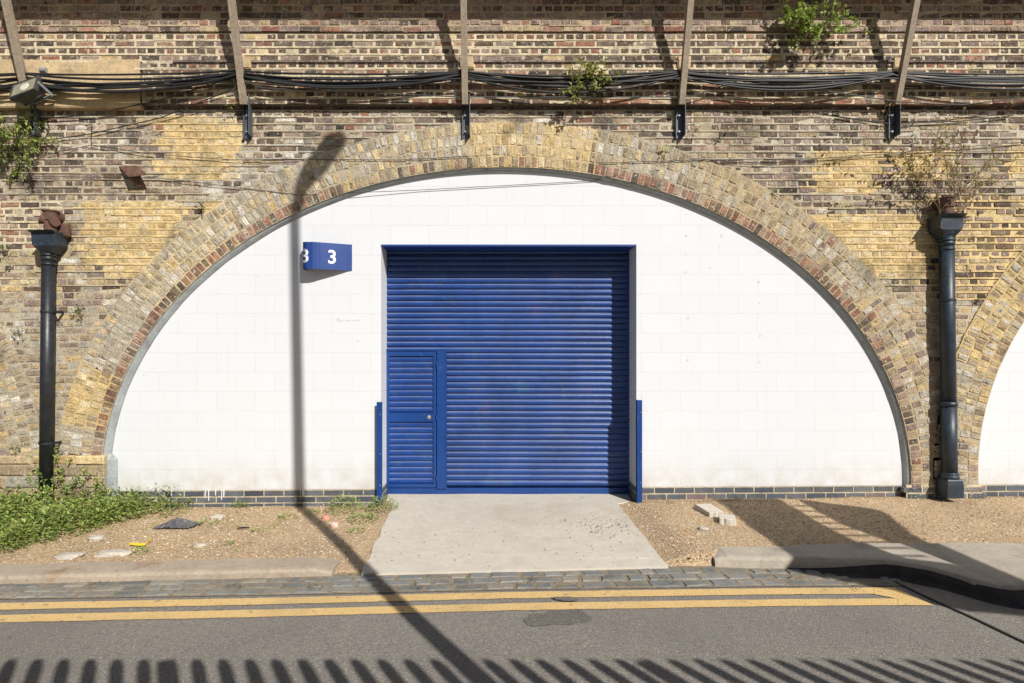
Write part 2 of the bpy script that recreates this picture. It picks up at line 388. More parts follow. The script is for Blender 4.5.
# double yellow line, closed by a slanting end
mb = MB()
def line(off, x1, wd=.118):
    xs = [-9+(x1+9)*k/160 for k in range(161)]
    J = lambda x, s: noise.noise((x*6, s, 0))*.006+noise.noise((x*25, s, 0))*.003
    for a, b in zip(xs, xs[1:]):
        ya, yb = tab(YL1, a)+off, tab(YL1, b)+off
        mb.quad((a, ya-wd/2+J(a,off), RZ+.005), (b, yb-wd/2+J(b,off), RZ+.005), (b, yb+wd/2+J(b,off+9), RZ+.005), (a, ya+wd/2+J(a,off+9), RZ+.005))
line(0, 2.93); line(-.205, 2.96)
G = lambda px, py: ((px-VX)*1.8/(py-VY), -D+FPX*1.8/(py-VY), RZ+.0066)
mb.face([mb.vert(G(*q)) for q in ((874,594.9),(898,599.6),(898,606.1),(934,606.2),(894,588.0),(874,588.3))])
tag(mb.build('road_marking', M_yel), kind='structure')

# oil stains on the road
mb = MB()
for cx, cy, rx, ry in ((.40,-2.74,.24,.13),(.50,-2.45,.09,.04)):
    c = mb.vert((cx, cy, RZ+.012 if cy > -2.6 else RZ+.004)); ring = []
    for k in range(36):
        a = k/36*2*math.pi; r = 1+noise.noise((math.cos(a)*1.5, math.sin(a)*1.5, cx*9))*.7
        ring.append(mb.vert((cx+rx*r*math.cos(a), cy+ry*r*math.sin(a), mb.v[c][2])))
    for k in range(36): mb.face((c, ring[k], ring[(k+1) % 36]))
ms = speck_mat('oil_stain', (.15,.136,.12), [(0,(.10,.09,.08)),(.3,(.145,.13,.115)),(.62,(.185,.168,.15)),(.9,(.28,.25,.22))], 130, .6, .6, .005)
tag(mb.build('oil_stain', ms), kind='structure')

# loose pebbles
mb = MB(); pal = [(.52,.36,.21),(.60,.44,.28),(.42,.28,.16),(.66,.54,.38),(.56,.37,.21),(.72,.65,.55),(.28,.20,.13)]
for k in range(15000):
    X = U(-5.6, 6.6); Y = -U(0.01, 1)*1.95
    if X < 1.85 and Y < yk(X)+.25 and not (-1.3 < X < 1.85): continue
    if X >= 1.85 and Y < -1.5: continue
    if -1.19 < X < 1.47 and U(0,1) > .012: continue
    if X < -3.2 and U(0,1) < .4: continue
    if Y < yk(X)-.02: continue
    on = -1.15 < X < 1.42
    z = slab_z(Y)+.004 if on else verge_z(X, Y)
    s = U(.004,.010)*(1.5 if U(0,1) < .06 else 1)*(.8 if on else 1); i = len(mb.v)
    for dx, dy, dz in ((1,0,0),(0,1,0),(-1,0,0),(0,-1,0),(0,0,.8),(0,0,-.5)):
        mb.v.append((X+dx*s*U(.7,1.4), Y+dy*s*U(.7,1.4), z+s*.25+dz*s*U(.6,1)))
    c = random.choice(pal); c = tuple(q*.45 for q in c) if on else c
    for f in ((0,1,4),(1,2,4),(2,3,4),(3,0,4),(1,0,5),(2,1,5),(3,2,5),(0,3,5)): mb.face([i+q for q in f], c)
tag(mb.build('pebbles', M_stone), 'loose tan gravel scattered over the verge in front of the arch', 'gravel', kind='stuff')

# ------------------------------------------------------------------ viaduct
ARCH = {'main': dict(c=.126, a=4.57, b=3.54, s=.308), 'right': dict(c=10.07, a=4.57, b=3.65, s=.42), 'left': dict(c=-10.2, a=4.57, b=3.54, s=.308)}
RT = .50; INN = .022
def ell(A, t, off):
    x = A['a']*math.cos(t); z = A['b']*math.sin(t)
    n = Vector((math.cos(t)/A['a'], math.sin(t)/A['b'])).normalized()
    return (A['c']+x+n.x*off, A['s']+z+n.y*off, n)
for A in ARCH.values():
    A['tab'] = [ell(A, t*math.pi/2/300, RT+INN+.01)[:2] for t in range(301)]
def halfw(A, z):
    T = A['tab']
    if z <= T[0][1]: return T[0][0]-A['c']
    if z >= T[-1][1]: return 0
    for p, q in zip(T, T[1:]):
        if q[1] >= z: return lerp(p[0], q[0], (z-p[1])/(q[1]-p[1]+1e-9))-A['c']
    return 0
DARK = [(.085,.057,.045),(.062,.046,.04),(.12,.078,.056),(.10,.07,.056),(.15,.092,.064)]
RED = [(.26,.12,.08),(.30,.13,.085),(.21,.10,.075),(.33,.18,.125)]
YEL = [(.54,.39,.18),(.50,.36,.17),(.58,.44,.23),(.52,.39,.22),(.60,.49,.31)]
PALE = [(.46,.41,.33),(.36,.32,.26),(.54,.50,.43),(.40,.34,.25)]
PINK = [(.29,.20,.16),(.25,.18,.155),(.35,.245,.19),(.20,.145,.13)]
BUFF = [(.36,.27,.16),(.42,.32,.19),(.30,.225,.145)]
CREAM = (.58,.49,.335); YMORT = (.64,.48,.24); GMORT = (.42,.36,.27)
def pick(wt):
    s = sum(wt.values()); r = U(0, s)
    for k, v in wt.items():
        r -= v
        if r <= 0: break
    c = random.choice({'d':DARK,'r':RED,'y':YEL,'p':PALE,'k':PINK,'b':BUFF}[k]); g = U(.85,1.15)
    return tuple(q*g for q in c)
YPATCH = [(163,114,232,178),(88,202,184,262),(100,255,160,276),(813,150,880,193),(897,150,946,181),(1012,148,1070,190),(818,214,933,262),(860,258,930,276),(205,200,215,240)]
def zone(px, py):
    j = lambda: U(-1.5,1.5)
    for a, b, c, d in YPATCH:
        if a+j() < px < c+j() and b < py < d: return {'y':1}, YMORT, 1.0
    n = noise.noise((px/70, py/50, 3))
    if 104 < py < 113: return {'d':6}, (.07,.055,.045), .0  # band's shadow deepened in the brick and mortar colour, with some soot
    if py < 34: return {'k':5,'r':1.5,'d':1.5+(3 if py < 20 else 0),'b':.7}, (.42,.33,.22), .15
    if py < 108:
        if py > 96 and px > 560: return {'r':6,'k':1,'d':1}, CREAM, .6
        return {'d':5,'r':1.0+max(0,n)*3,'y':.35+max(0,-n)*2,'k':1.6}, CREAM, .93
    if px > 930 and 195 < py < 300: return {'k':3,'d':2.5,'b':2,'y':1}, YMORT, .8
    if 205 < px < 335 and 140 < py < 235 and U(0,1) < .6: return {'p':5,'k':1,'b':1}, (.50,.46,.38), .3
    if py < 200:
        return {'k':3.2,'d':4.2,'p':.6+max(0,n)*2.5,'b':1.6,'r':.4}, ((.43,.365,.26) if n < .1 else (.49,.43,.33)), .84
    if px < 60 and py < 250: return {'d':4,'r':1.5,'k':2,'b':1,'y':1}, CREAM, .6
    if py < 290: return {'b':3,'k':2.5,'p':2,'d':2.4,'y':1.2}, (.46,.38,.25), .5
    return {'b':4,'p':3,'k':2.5,'y':1,'d':.5}, GMORT if n > 0 else (.44,.36,.25), .0
def wash(c, m, f): return tuple(a+(b-a)*f for a, b in zip(c, m))
H_ = .0795
def courses(mb, z0, z1, out, intervals, zfun=None, bevw=.008, mort_mi=1, skip=None, ribbon=True):
    nc = round((z1-z0)/H_); h = (z1-z0)/nc
    for i in range(nc):
        za = z0+i*h; zm = za+h/2
        head = i % 2
        for xa, xb in intervals(za, za+h):
            if xb-xa < .03: continue
            # mortar bed behind the bricks
            n = max(1, int((xb-xa)/.25)); xs = [lerp(xa, xb, k/n) for k in range(n+1)]
            for a, b in zip(xs, xs[1:]):
                if skip and skip((a+b)/2, zm): continue
                p = pxof((a+b)/2, zm, out); wt, mc, rb = (zfun or zone)(*p)
                g = U(.93,1.07); mc = tuple(q*g for q in mc)
                md = .006 if rb < .9 else .002; zq = za+(.014 if (i == 0 and out > .1) else 0); mb.quad((a, -out+md, zq), (b, -out+md, zq), (b, -out+md, za+h), (a, -out+md, za+h), mc, mort_mi)
            # proud bed-joint ribbons, wavering
            if ribbon:
                X = xa
                while X < xb-.02:
                    X2 = min(xb, X+U(.15,.6)); p = pxof((X+X2)/2, za, out); wt, mc, rb = (zfun or zone)(*p)
                    if U(0,1) < rb and (i or out < .1) and not (skip and skip((X+X2)/2, zm)):
                        g = U(.95,1.12); t = U(.007,.0105); pr = U(.003,.008); dz = U(-.002,.002)
                        zz = lambda x: za+dz+noise.noise((x*7, za*9, 1))*.004
                        a_ = (X, -out-pr, zz(X)-t); b_ = (X2, -out-pr, zz(X2)-t); c_ = (X2, -out-pr, zz(X2)+t); d_ = (X, -out-pr, zz(X)+t)
                        bk = lambda q: (q[0], -out+.010, q[2]); cc = tuple(q*g for q in mc)
                        mb.quad(a_, b_, c_, d_, cc, mort_mi); mb.quad(bk(a_), bk(b_), b_, a_, cc, mort_mi); mb.quad(d_, c_, bk(c_), bk(d_), cc, mort_mi)
                    X = X2
            pitch = .1125 if head else .225
            X = math.floor(xa/pitch)*pitch+(.056 if (i//2) % 2 else 0)*(1 if head else 1)-pitch
            while X < xb:
                w_ = pitch*(1+U(-.06,.06)); X2 = X+w_
                a = max(X, xa); b = min(X2, xb)
                if b-a > .03:
                    xm = (a+b)/2
                    if not (skip and skip(xm, zm)):
                        p = pxof(xm, zm, out); wt, mc, rb = (zfun or zone)(*p)
                        jn = 0 if rb < .6 else .006; ww = b-a-U(.008,.018)-jn; hh = h-U(.014,.024)-jn*.6
                        old = 1 if rb < .9 else .4
                        if U(0,1) > .012*old:
                            mb.brick((xm, -out-U(-.006,.003)*(1 if old == 1 else .5)-(.002 if old != 1 else 0), zm+U(-.002,.002)), (1,0,U(-.02,.02)*old), (0,0,1), (U(-.02,.02), -1, U(-.03,.03)),
                                 ww, hh, .03, wash(pick(wt), mc, 0 if mc[0] < .15 else U(0,.45)**1.6 if rb < .9 else U(0,.10)), bev=bevw*U(.6,1.3), jit=.003*old+.001)
                X = X2
XL, XR = -9.5, 10.4
WO = .06
IMP = -4.40   # right end of left impost
def iv(za, zb):
    L = ARCH['left']; M = ARCH['main']; Q = ARCH['right']
    hl, hm, hq = halfw(L, zb), halfw(M, zb), halfw(Q, zb)
    out = []
    l1 = L['c']+hl if hl > 0 else XL
    m0, m1 = M['c']-hm, M['c']+hm; q0 = Q['c']-hq
    if hm <= 0:
        out.append((max(l1, XL), q0 if hq > 0 else XR))
    else:
        out.append((max(l1, XL), m0)); out.append((m1, q0 if hq > 0 else XR))
    return out
via = thing('railway_viaduct', (0, .3, 0), 'old yellow and brown stock brick railway viaduct with arches bricked around the white infill', 'viaduct')
mb = MB(); BZ = un(0, 105, .14)[1]
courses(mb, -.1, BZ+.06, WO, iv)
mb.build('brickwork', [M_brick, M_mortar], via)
# string band, projecting above the arches
mb = MB(); TOPZ = un(0, 33, .14)[1]
rx0, rz0 = un(-60, 108, .14); rx1, rz1 = un(140, 59, .14)
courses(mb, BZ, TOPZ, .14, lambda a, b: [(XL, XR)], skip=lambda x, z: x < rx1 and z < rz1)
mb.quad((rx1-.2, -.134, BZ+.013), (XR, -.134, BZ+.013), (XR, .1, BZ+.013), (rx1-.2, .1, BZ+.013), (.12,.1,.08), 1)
# thin projecting tile course
X = rx1+.05 if False else XL
zt = un(0, 61, .16)[1]
while X < XR:
    L_ = U(.2,.5)
    if X > rx1-.0: mb.box((X, -.158-U(0,.004), zt-.011), (X+L_-.004, -.12, zt+.011+U(-.002,.003)), random.choice([(.20,.15,.13),(.16,.12,.11),(.26,.2,.16)]), 0)
    X += L_
# left of the render the band stops: plain wall behind
mb.build('string_band', [M_brick, M_mortar], via)
mb = MB()
courses(mb, TOPZ, 6.35, .155, lambda a, b: [(XL, XR)], bevw=.005)
mb.quad((XL, -.150, TOPZ), (XR, -.150, TOPZ), (XR, .1, TOPZ), (XL, .1, TOPZ), (.25,.2,.15), 1)
mb.quad((XL, -.16, 6.35), (XR, -.16, 6.35), (XR, 1.5, 6.35), (XL, 1.5, 6.35), (.25,.2,.15), 1)
mb.build('parapet_brickwork', [M_brick, M_mortar], via)
# render block on the band at the left, slightly irregular
mb = MB(); secs = []
for k in range(41):
    x = lerp(XL, rx1, k/40); n1 = noise.noise((x*4,0,0))*.008
    secs.append([(x, .05, BZ-.03+n1), (x, -.135, BZ-.03+n1), (x, -.145, BZ-.015+n1), (x, -.147, rz1-.012+n1*.6), (x, -.135, rz1+n1*.6), (x, .05, rz1+n1*.6)])
mb.loft(secs); mb.build('render_patch', M_render, via, recalc=True)
for px in (243, 465, 682, 898):                       # cement pads beside the struts
    x, z = un(px+2, 63, .15)
    m2 = MB(); m2.brick((x, -.168, z), (1,0,0), (0,0,1), (0,-1,0), .15, .13, .05, (1,1,1), bev=.012, jit=.008); m2.build('cement_pad', M_render, via)

# arch rings
def ring(A, name, tmin, tmax, xclip=None, zmin=None, which='main'):
    mb = MB(); out = WO+.012
    N_ = 220; prev = None
    for k in range(N_+1):                              # mortar annulus, face and soffit
        t = lerp(tmin, tmax, k/N_)
        xi, zi, n = ell(A, t, INN); xo, zo, _ = ell(A, t, INN+RT+.012+noise.noise((t*20, 0, 1))*.012)
        cur = ((xi, -out, zi), (xo, -out, zo), (xi, .02, zi))
        if prev:
            px, py = pxof((xi+xo)/2, (zi+zo)/2, out)
            mc = rmort(px, py, which)
            ok = not (xclip and ((xi+xo)/2 > xclip+.12)) and not (zmin and zi < zmin(xi))
            if ok:
                mb.quad(prev[0], prev[1], cur[1], cur[0], mc, 1); mb.quad(prev[2], prev[0], cur[0], cur[2], (.3,.27,.22), 1)
                a, b = prev[1], cur[1]; mb.quad((a[0], -WO+.02, a[2]), (b[0], -WO+.02, b[2]), b, a, mc, 1)
        prev = cur
    nr = 4; dr = RT/nr
    for r in range(nr):
        off = INN+dr*(r+.5); t = tmin+U(0,.01)
        while t < tmax:
            x, z, n = ell(A, t, off)
            ds = U(.062,.082)*(1.3 if r and U(0,1) < .14 else 1)
            # advance by arc length
            x2, z2, _ = ell(A, t+.002, off); sp = math.hypot(x2-x, z2-z)/.002
            dt = ds/sp; x, z, n = ell(A, t+dt/2, off)
            t += dt
            if xclip and x > xclip: continue
            if zmin and z < zmin(x): continue
            if which == 'right' and x < 5.04: continue
            px, py = pxof(x, z, out)
            col = wash(rcol(px, py, r, which), rmort(px, py, which), U(0,.55)**1.3 if r else U(0,.25))
            tg = Vector((-n.y, 0, n.x)); nn = Vector((n.x, 0, n.y))
            rg = U(-.06,.06) if r else U(-.02,.02)
            tg2 = (tg+nn*rg).normalized(); nn2 = Vector((-tg2.z, 0, tg2.x)); nn2 = nn2 if nn2.dot(nn) > 0 else -nn2
            rr = U(.010,.020) if r else U(.008,.013)
            mb.brick((x+nn.x*U(-.006,.006), -out-U(.001,.009), z+nn.z*U(-.004,.004)), tg2, nn2, (U(-.05,.05), -1, U(-.05,.05)), ds-rr, dr-U(.008,.020), .04 if r else .12,
                     col, bev=U(.004,.010) if r else .006, jit=.006 if r else .003)
    return mb.build(name, [M_brick, M_mortar], via)
def rmort(px, py, w):
    if w == 'main':
        if 466 < px < 592 and py < 170: return (.56,.43,.24)
        if px < 120 and 372 < py < 432: return (.54,.40,.19)
        if 110 < px < 235 and py < 300: return (.56,.45,.27)
        if px > 700: return (.44,.35,.22)
    if w == 'right' and px > 975: return (.55,.41,.2)
    return (.42,.36,.26)
def rcol(px, py, r, w):
    if w != 'main': return pick({'b':4,'y':2.5,'p':3,'k':1})
    if r == 0:
        if py > 300 and px > 600: return pick({'r':1,'k':3,'d':2,'b':2})
        if 340 < px < 590: return pick({'b':5,'d':1.5,'r':1,'y':1.5})
        return pick({'r':5,'d':2,'k':1.5})
    if 466 < px < 592 and py < 170: return pick({'y':9,'p':1})
    if px < 120 and 372 < py < 425 and r < 4: return pick({'y':5,'b':3})
    if px < 300: return pick({'p':7,'b':2,'y':1})
    if px < 466: return pick({'b':4,'p':4,'y':1.5,'d':.25,'k':.5})
    if px < 800: return pick({'b':5,'p':4,'y':1,'d':.3,'k':.5})
    return pick({'p':6,'b':3,'k':1,'r':.2,'y':.6})
IMPZ = un(0, 455, .1)[1]
ring(ARCH['main'], 'arch_ring', -.05, math.pi+.02, xclip=5.06, zmin=lambda x: IMPZ-.04 if x < 0 else .2)
ring(ARCH['right'], 'arch_ring', math.pi/2, math.pi+.06, which='right', zmin=lambda x: .25)
ring(ARCH['left'], 'arch_ring', -.02, math.pi/2, which='left', zmin=lambda x: IMPZ-.04)
# yellow proud mortar line round the outside of the right haunch
# imposts / pier foot at the left, rough stone-like courses
mb = MB(); z0 = -.15; rows = [(z0,.11),(.11,.235),(.235,.37),(.37,.50),(.50,IMPZ)]
for i, (a, b) in enumerate(rows):
    X = XL+U(0,.2)
    while X < IMP:
        L_ = U(.18,.42) if i < 4 else U(.4,.8); xb = min(IMP, X+L_)
        wd = xb-X
        if wd > .03: mb.brick(((X+xb)/2, -.115-U(0,.012), (a+b)/2), (1,0,0), (0,0,1), (U(-.03,.03),-1,U(-.03,.03)), wd-.012, b-a-.014, .2, pick({'b':5,'p':1} if i < 4 else {'b':4,'y':1}), bev=.014, jit=.006)
        X = xb
mb.quad((XL, -.100, z0), (IMP-.015, -.100, z0), (IMP-.015, -.100, IMPZ-.01), (XL, -.100, IMPZ-.01), GMORT, 1)
mb.quad((XL, -.100, IMPZ-.01), (IMP-.015, -.100, IMPZ-.01), (IMP-.015, .1, IMPZ-.01), (XL, .1, IMPZ-.01), GMORT, 1)
mb.quad((IMP-.015, -.100, z0), (IMP-.015, .1, z0), (IMP-.015, .1, IMPZ-.01), (IMP-.015, -.100, IMPZ-.01), GMORT, 1)
mb.build('impost', [M_brick, M_mortar], via)
# back mass so that no light leaks
mb = MB(); mb.box((XL, .75, -.2), (XR, 1.5, 6.34)); mb.box((XL, .05, 4.42), (XR, .74, 6.34))
mb.build('core', M_mortar, via)

# ------------------------------------------------------------------ white infill wall
DX0, DX1, DZ1, REV = -1.305, 1.62, un(0, 244.5)[1], .37
def pl_top(X): return .196+.0072*(X+2.7)
def infill(name, A, x0, x1, label, door=False, matl=M_white):
    root = thing(name, (A['c'] if door else x0+1, 0, 0), label, 'wall')
    mb = MB(); uvs = []
    def V(x, y, z, u=None):
        mb.v.append((x, y, z)); uu = (x if u is None else u)
        # below the lintel the courses sit half a step lower
        uvs.append((uu+.085, (z-DZ1) if z >= DZ1-1e-6 else (z-DZ1+.118-.2234))); return len(mb.v)-1
    def Q(a, b, c, d): mb.face((a, b, c, d))
    xs = []
    n = 160
    for k in range(n+1):
        x = A['c']-A['a']*1.012*math.cos(math.pi*k/n)
        if x0-1e-6 <= x <= x1+1e-6: xs.append(x)
    if door:
        xs = [x for x in xs if min(abs(x-DX0), abs(x-DX1)) > .02]+[DX0, DX1]; xs.sort()
    def ztop(x):
        q = 1-((x-A['c'])/(A['a']*1.012))**2
        return A['s']+(A['b']+.045)*math.sqrt(max(0, q))
    for a, b in zip(xs, xs[1:]):
        ta, tb = ztop(a), ztop(b); indoor = door and a > DX0-.001 and b < DX1+.001
        la, lb = pl_top(a), pl_top(b)
        if not indoor:
            ma, mb_ = min(ta, DZ1-1e-4), min(tb, DZ1-1e-4)
            Q(V(a,0,la), V(b,0,lb), V(b,0,mb_), V(a,0,ma))
        if max(ta, tb) > DZ1: Q(V(a,0,DZ1), V(b,0,DZ1), V(b,0,max(tb,DZ1)), V(a,0,max(ta,DZ1)))
    if door:
        for x, s in ((DX0, 1), (DX1, -1)):
            zp = pl_top(x); Q(V(x,0,zp,.2), V(x,REV+.05,zp,.57), V(x,REV+.05,DZ1-1e-4,.57), V(x,0,DZ1-1e-4,.2))
    mb.uv = uvs
    mb.build('blockwork', matl, root)
    # engineering brick plinth
    mb = MB()
    def plinth(xa, xb):
        for i in range(3):
            X = xa-(.11 if i % 2 else .02)
            while X < xb:
                a, b = max(X, xa), min(X+.228, xb)
                if b-a > .03:
                    xm = (a+b)/2; zt_ = pl_top(xm)-.008-.0735*i; g = U(.75,1.3)
                    c = random.choice([(.085,.095,.11),(.07,.08,.10),(.11,.115,.125)]) if U(0,1) > .06 else (.20,.15,.15)
                    mb.brick((xm, -.004, zt_-.034), (1,0,.0072), (0,0,1), (0,-1,U(-.02,.02)), b-a-.011, .061, .03, tuple(q*g for q in c), bev=.004, jit=.0012)
                X += .228
        mb.quad((xa,-.0005,-.1), (xb,-.0005,-.1), (xb,-.0005,pl_top(xb)-.001), (xa,-.0005,pl_top(xa)-.001), (.50,.42,.29), 1)
    if door:
        plinth(max(x0,-4.45), DX0); plinth(DX1, x1)
        for x, s in ((DX0, 1), (DX1, -1)):
            zp = pl_top(x)
            mb.quad((x,0,-.1), (x,REV+.05,-.1), (x,REV+.05,zp-.002), (x,0,zp-.002), (.50,.42,.29), 1)
            for i in range(3):
                for a, b in (((.01,.1),(.11,.33)) if i % 2 else ((.01,.215),(.225,.40))):
                    mb.brick((x+s*.003, (a+b)/2, zp-.008-.0735*i-.034), (0,1,0), (0,0,1), (s,0,0), b-a, .061, .02, (.09,.10,.115), bev=.004, jit=.001)
    else: plinth(x0, x1)
    mb.build('plinth', [M_eng, M_mortar], root)
    return root
main_w = infill('infill_wall', ARCH['main'], -4.6, 4.80, 'white painted blockwork wall filling the large central arch around the blue shutter', True)
infill('infill_wall', ARCH['right'], 5.42, XR, 'strip of white painted blockwork filling the arch at the right edge of the photo')
M_dark = mat('sooty_block', (.10,.085,.065), .95, vary=.3)
infill('infill_wall', ARCH['left'], XL, -5.55, 'dark sooty wall inside the arch at the left edge of the photo', matl=M_dark)
# pier-foot bricks between the two right arches
mb = MB()
for i in range(2):
    X = 4.62+(.05 if i else 0)
    while X < 5.5:
        xm = X+.11; mb.brick((xm, -WO-.018, pl_top(xm)-.04-.0735*i), (1,0,0), (0,0,1), (0,-1,0), .215, .061, .06, (.22,.19,.18) if U(0,1)<.5 else (.11,.12,.13), bev=.006, jit=.002); X += .228
mb.quad((4.66,-WO-.014,-.1),(5.52,-WO-.014,-.1),(5.52,-WO-.014,.27),(4.66,-WO-.014,.27),CREAM,1)
mb.build('pier_foot', [M_brick, M_mortar], via)
# lintel
mb = MB()
mb.box((DX0+.001, -.006, DZ1-.022), (DX1-.001, .012, DZ1-.001)); mb.box((DX0+.001, .013, DZ1-.012), (DX1-.001, REV+.05, DZ1-.002))
mb.build('lintel', M_bluel, main_w)
# grey trim along the arch edge
def trim(A, t0, t1, parent, foot=None, wd=(.055,.045)):
    mb = MB(); secs = []
    path = []
    n = 200
    for k in range(n+1):
        t = lerp(t0, t1, k/n); path.append((t,)+ell(A, t, 0))
    for t, x, z, nn in path:
        wob = noise.noise((t*9, 2, 0))*.006+noise.noise((t*30, 2, 0))*.003
        side = abs(math.cos(t)); wi = lerp(-.004, .030, side)*( .8 if math.cos(t) > 0 else 1.25)
        o = lambda off, y: (x+nn.x*off, y, z+nn.y*off)
        secs.append([o(.03, -.056), o(.018+wob, -.058), o(-wi*.3+wob+.004, -.043), o(-wi+wob, -.018), o(-wi-.006+wob, .0), o(.03, .02)])
    if foot:
        for (dx, z) in foot:
            b = secs[-1]; bx = path[-1][1]
            secs.append([(bx-.055+dx, -.058, z), (bx-.025+dx, -.062, z), (bx+.015+dx, -.045, z), (bx+.045+dx, -.018, z), (bx+.055+dx, 0, z), (bx-.055+dx, .02, z)])
    mb.loft(secs); mb.build('edge_trim', M_trim, parent, smooth=False, recalc=True)
trim(ARCH['main'], -.03, math.pi-.08, main_w, foot=[(.0,IMPZ-.0),(.055,IMPZ-.06),(.06,.02)])

# ------------------------------------------------------------------ roller shutter with wicket door
YD = REV; sh = thing('roller_shutter', (.16, YD, .07), 'closed royal blue roller shutter of ribbed steel laths in the white arch wall', 'shutter')
def dz(py): return CZ+(VY-py)*(D+YD)/FPX
def dx(px): return (px-VX)*(D+YD)/FPX
def laths(mb, x0, x1, z0, z1, y, pitch, amp=.019):
    n = round((z1-z0)/pitch); p = (z1-z0)/n
    prof = []
    for i in range(n):
        zb = z0+i*p
        for f, o in ((0,-.1),(.05,.30),(.14,.68),(.28,.95),(.42,1.0),(.56,.97),(.68,.80),(.80,.42),(.88,.05),(.91,-.30),(.97,-.35)):
            prof.append((zb+f*p, y-o*amp))
    prof.append((z1, y))
    secs = [[(x, b+noise.noise((x*.8, a*3, 1))*.002, a) for a, b in prof] for x in [lerp(x0, x1, k/8) for k in range(9)]]
    mb.loft(secs, closed=False, cap=False)
M_shut = mat('shutter_paint', (.004,.042,.205), .33, vary=.20, vscale=1.6, bump=.22, bscale=14, bdist=.006, spec=.7, dirt=[((.05,.07,.14), 9, .56, .85), ((.015,.10,.20), 2.4, .60, .72), ((.05,.05,.17), 3.1, .60, .72)])
def dust_highlight(m, col, amt):                                # dust plus a painted highlight on the upward faces of the ribs
    t = m.node_tree; N = t.nodes; L = t.links; p = N['Principled BSDF']; src = p.inputs['Base Color'].links[0].from_socket
    ge = N.new('ShaderNodeNewGeometry'); sx = N.new('ShaderNodeSeparateXYZ'); L.new(ge.outputs['True Normal'], sx.inputs[0])
    mr = N.new('ShaderNodeMapRange'); mr.inputs[1].default_value = .42; mr.inputs[2].default_value = .72; mr.inputs[4].default_value = amt
    L.new(sx.outputs['Z'], mr.inputs[0])
    tc = N.new('ShaderNodeTexCoord'); n = N.new('ShaderNodeTexNoise'); n.inputs['Scale'].default_value = 3; n.inputs['Detail'].default_value = 5
    L.new(tc.outputs['Object'], n.inputs['Vector']); mu = N.new('ShaderNodeMath'); mu.operation = 'MULTIPLY'
    m3 = N.new('ShaderNodeMapRange'); m3.inputs[1].default_value = .3; m3.inputs[2].default_value = .6; m3.inputs[3].default_value = .5
    L.new(n.outputs['Fac'], m3.inputs[0]); L.new(m3.outputs[0], mu.inputs[0]); L.new(mr.outputs[0], mu.inputs[1])
    mx = N.new('ShaderNodeMix'); mx.data_type = 'RGBA'; L.new(mu.outputs[0], mx.inputs[0]); L.new(src, mx.inputs[6]); mx.inputs[7].default_value = (*col, 1)
    L.new(mx.outputs[2], p.inputs['Base Color'])
dust_highlight(M_shut, (.28,.32,.42), .5)
XW = dx(447)
mb = MB(); laths(mb, XW, DX1, DZ1+.02-.0699*41, DZ1+.02, YD, .0699); mb.build('curtain', M_shut, sh)
mb = MB(); laths(mb, DX0, XW, DZ1+.02-.0699*18, DZ1+.02, YD, .0699); mb.build('upper_curtain', M_shut, sh)
mb = MB(); mb.box((DX0+.002, YD-.022, dz(494.2)), (DX1-.002, YD+.02, dz(487.8))); mb.box((DX0+.002, YD-.030, dz(494.2)), (DX1-.002, YD-.0225, dz(493.0)))
mb.build('bottom_rail', M_blue, sh, bevel=.002)
mb = MB(); mb.box((DX0+.001, YD+.03, 0), (DX1-.001, YD+.06, DZ1+.1)); mb.build('backing', M_bluel, sh)
# mullion post
mb = MB(); mb.box((dx(437.3), YD-.042, dz(488)), (dx(446.6), YD-.002, dz(350.5))); mb.box((dx(445.6), YD-.046, dz(488)), (dx(447.1), YD-.0425, dz(350.5)))
for zz in (dz(356), dz(484)): mb.tube([(dx(442), YD-.05, zz), (dx(442), YD-.04, zz)], .007, 8)
mb.build('mullion', M_blue, sh, bevel=.002)
# wicket door
wk0, wk1, wt, wb = dx(386.8), dx(436.5), dz(351.5), dz(487)
mb = MB()
fw = .035
mb.box((wk0, YD-.034, wb), (wk0+fw, YD-.004, wt)); mb.box((wk1-fw, YD-.034, wb), (wk1, YD-.004, wt))
mb.box((wk0+fw, YD-.034, wt-.055), (wk1-fw, YD-.004, wt)); mb.box((wk0+fw, YD-.034, wb), (wk1-fw, YD-.004, wb+.045))
mb.box((wk0+fw, YD-.036, dz(421.5)), (wk1-fw, YD-.004, dz(412.5)))
wd = mb.build('wicket_door', M_blue, sh, bevel=.002)
for a, b in ((wb+.045, dz(421.5)), (dz(412.5), wt-.055)):
    m2 = MB(); laths(m2, wk0+fw, wk1-fw, a, b, YD-.008, .0699, .012); m2.build('lath_panel', M_shut, wd)
mb = MB(); c = Vector((dx(429.3), YD-.036, dz(417)))
mb.tube([c, c+Vector((0,-.008,0))], .024, 16); mb.tube([c+Vector((0,-.008,0)), c+Vector((0,-.016,0))], .015, 14)
lk = mb.build('lock', mat('brass_lock', (.55,.50,.40), .35, metal=.7), wd, bevel=.001)
for zz in (dz(364), dz(417), dz(478)):
    mb = MB(); mb.box((wk1-.003, YD-.052, zz-.03), (wk1+.018, YD-.0345, zz+.03)); mb.build('hinge', M_blue, wd, bevel=.002)
mb = MB(); mb.box((DX0+.002, YD-.045, dz(350.8)), (dx(447), YD-.001, dz(349))); mb.build('door_head', M_blue, sh, bevel=.001)

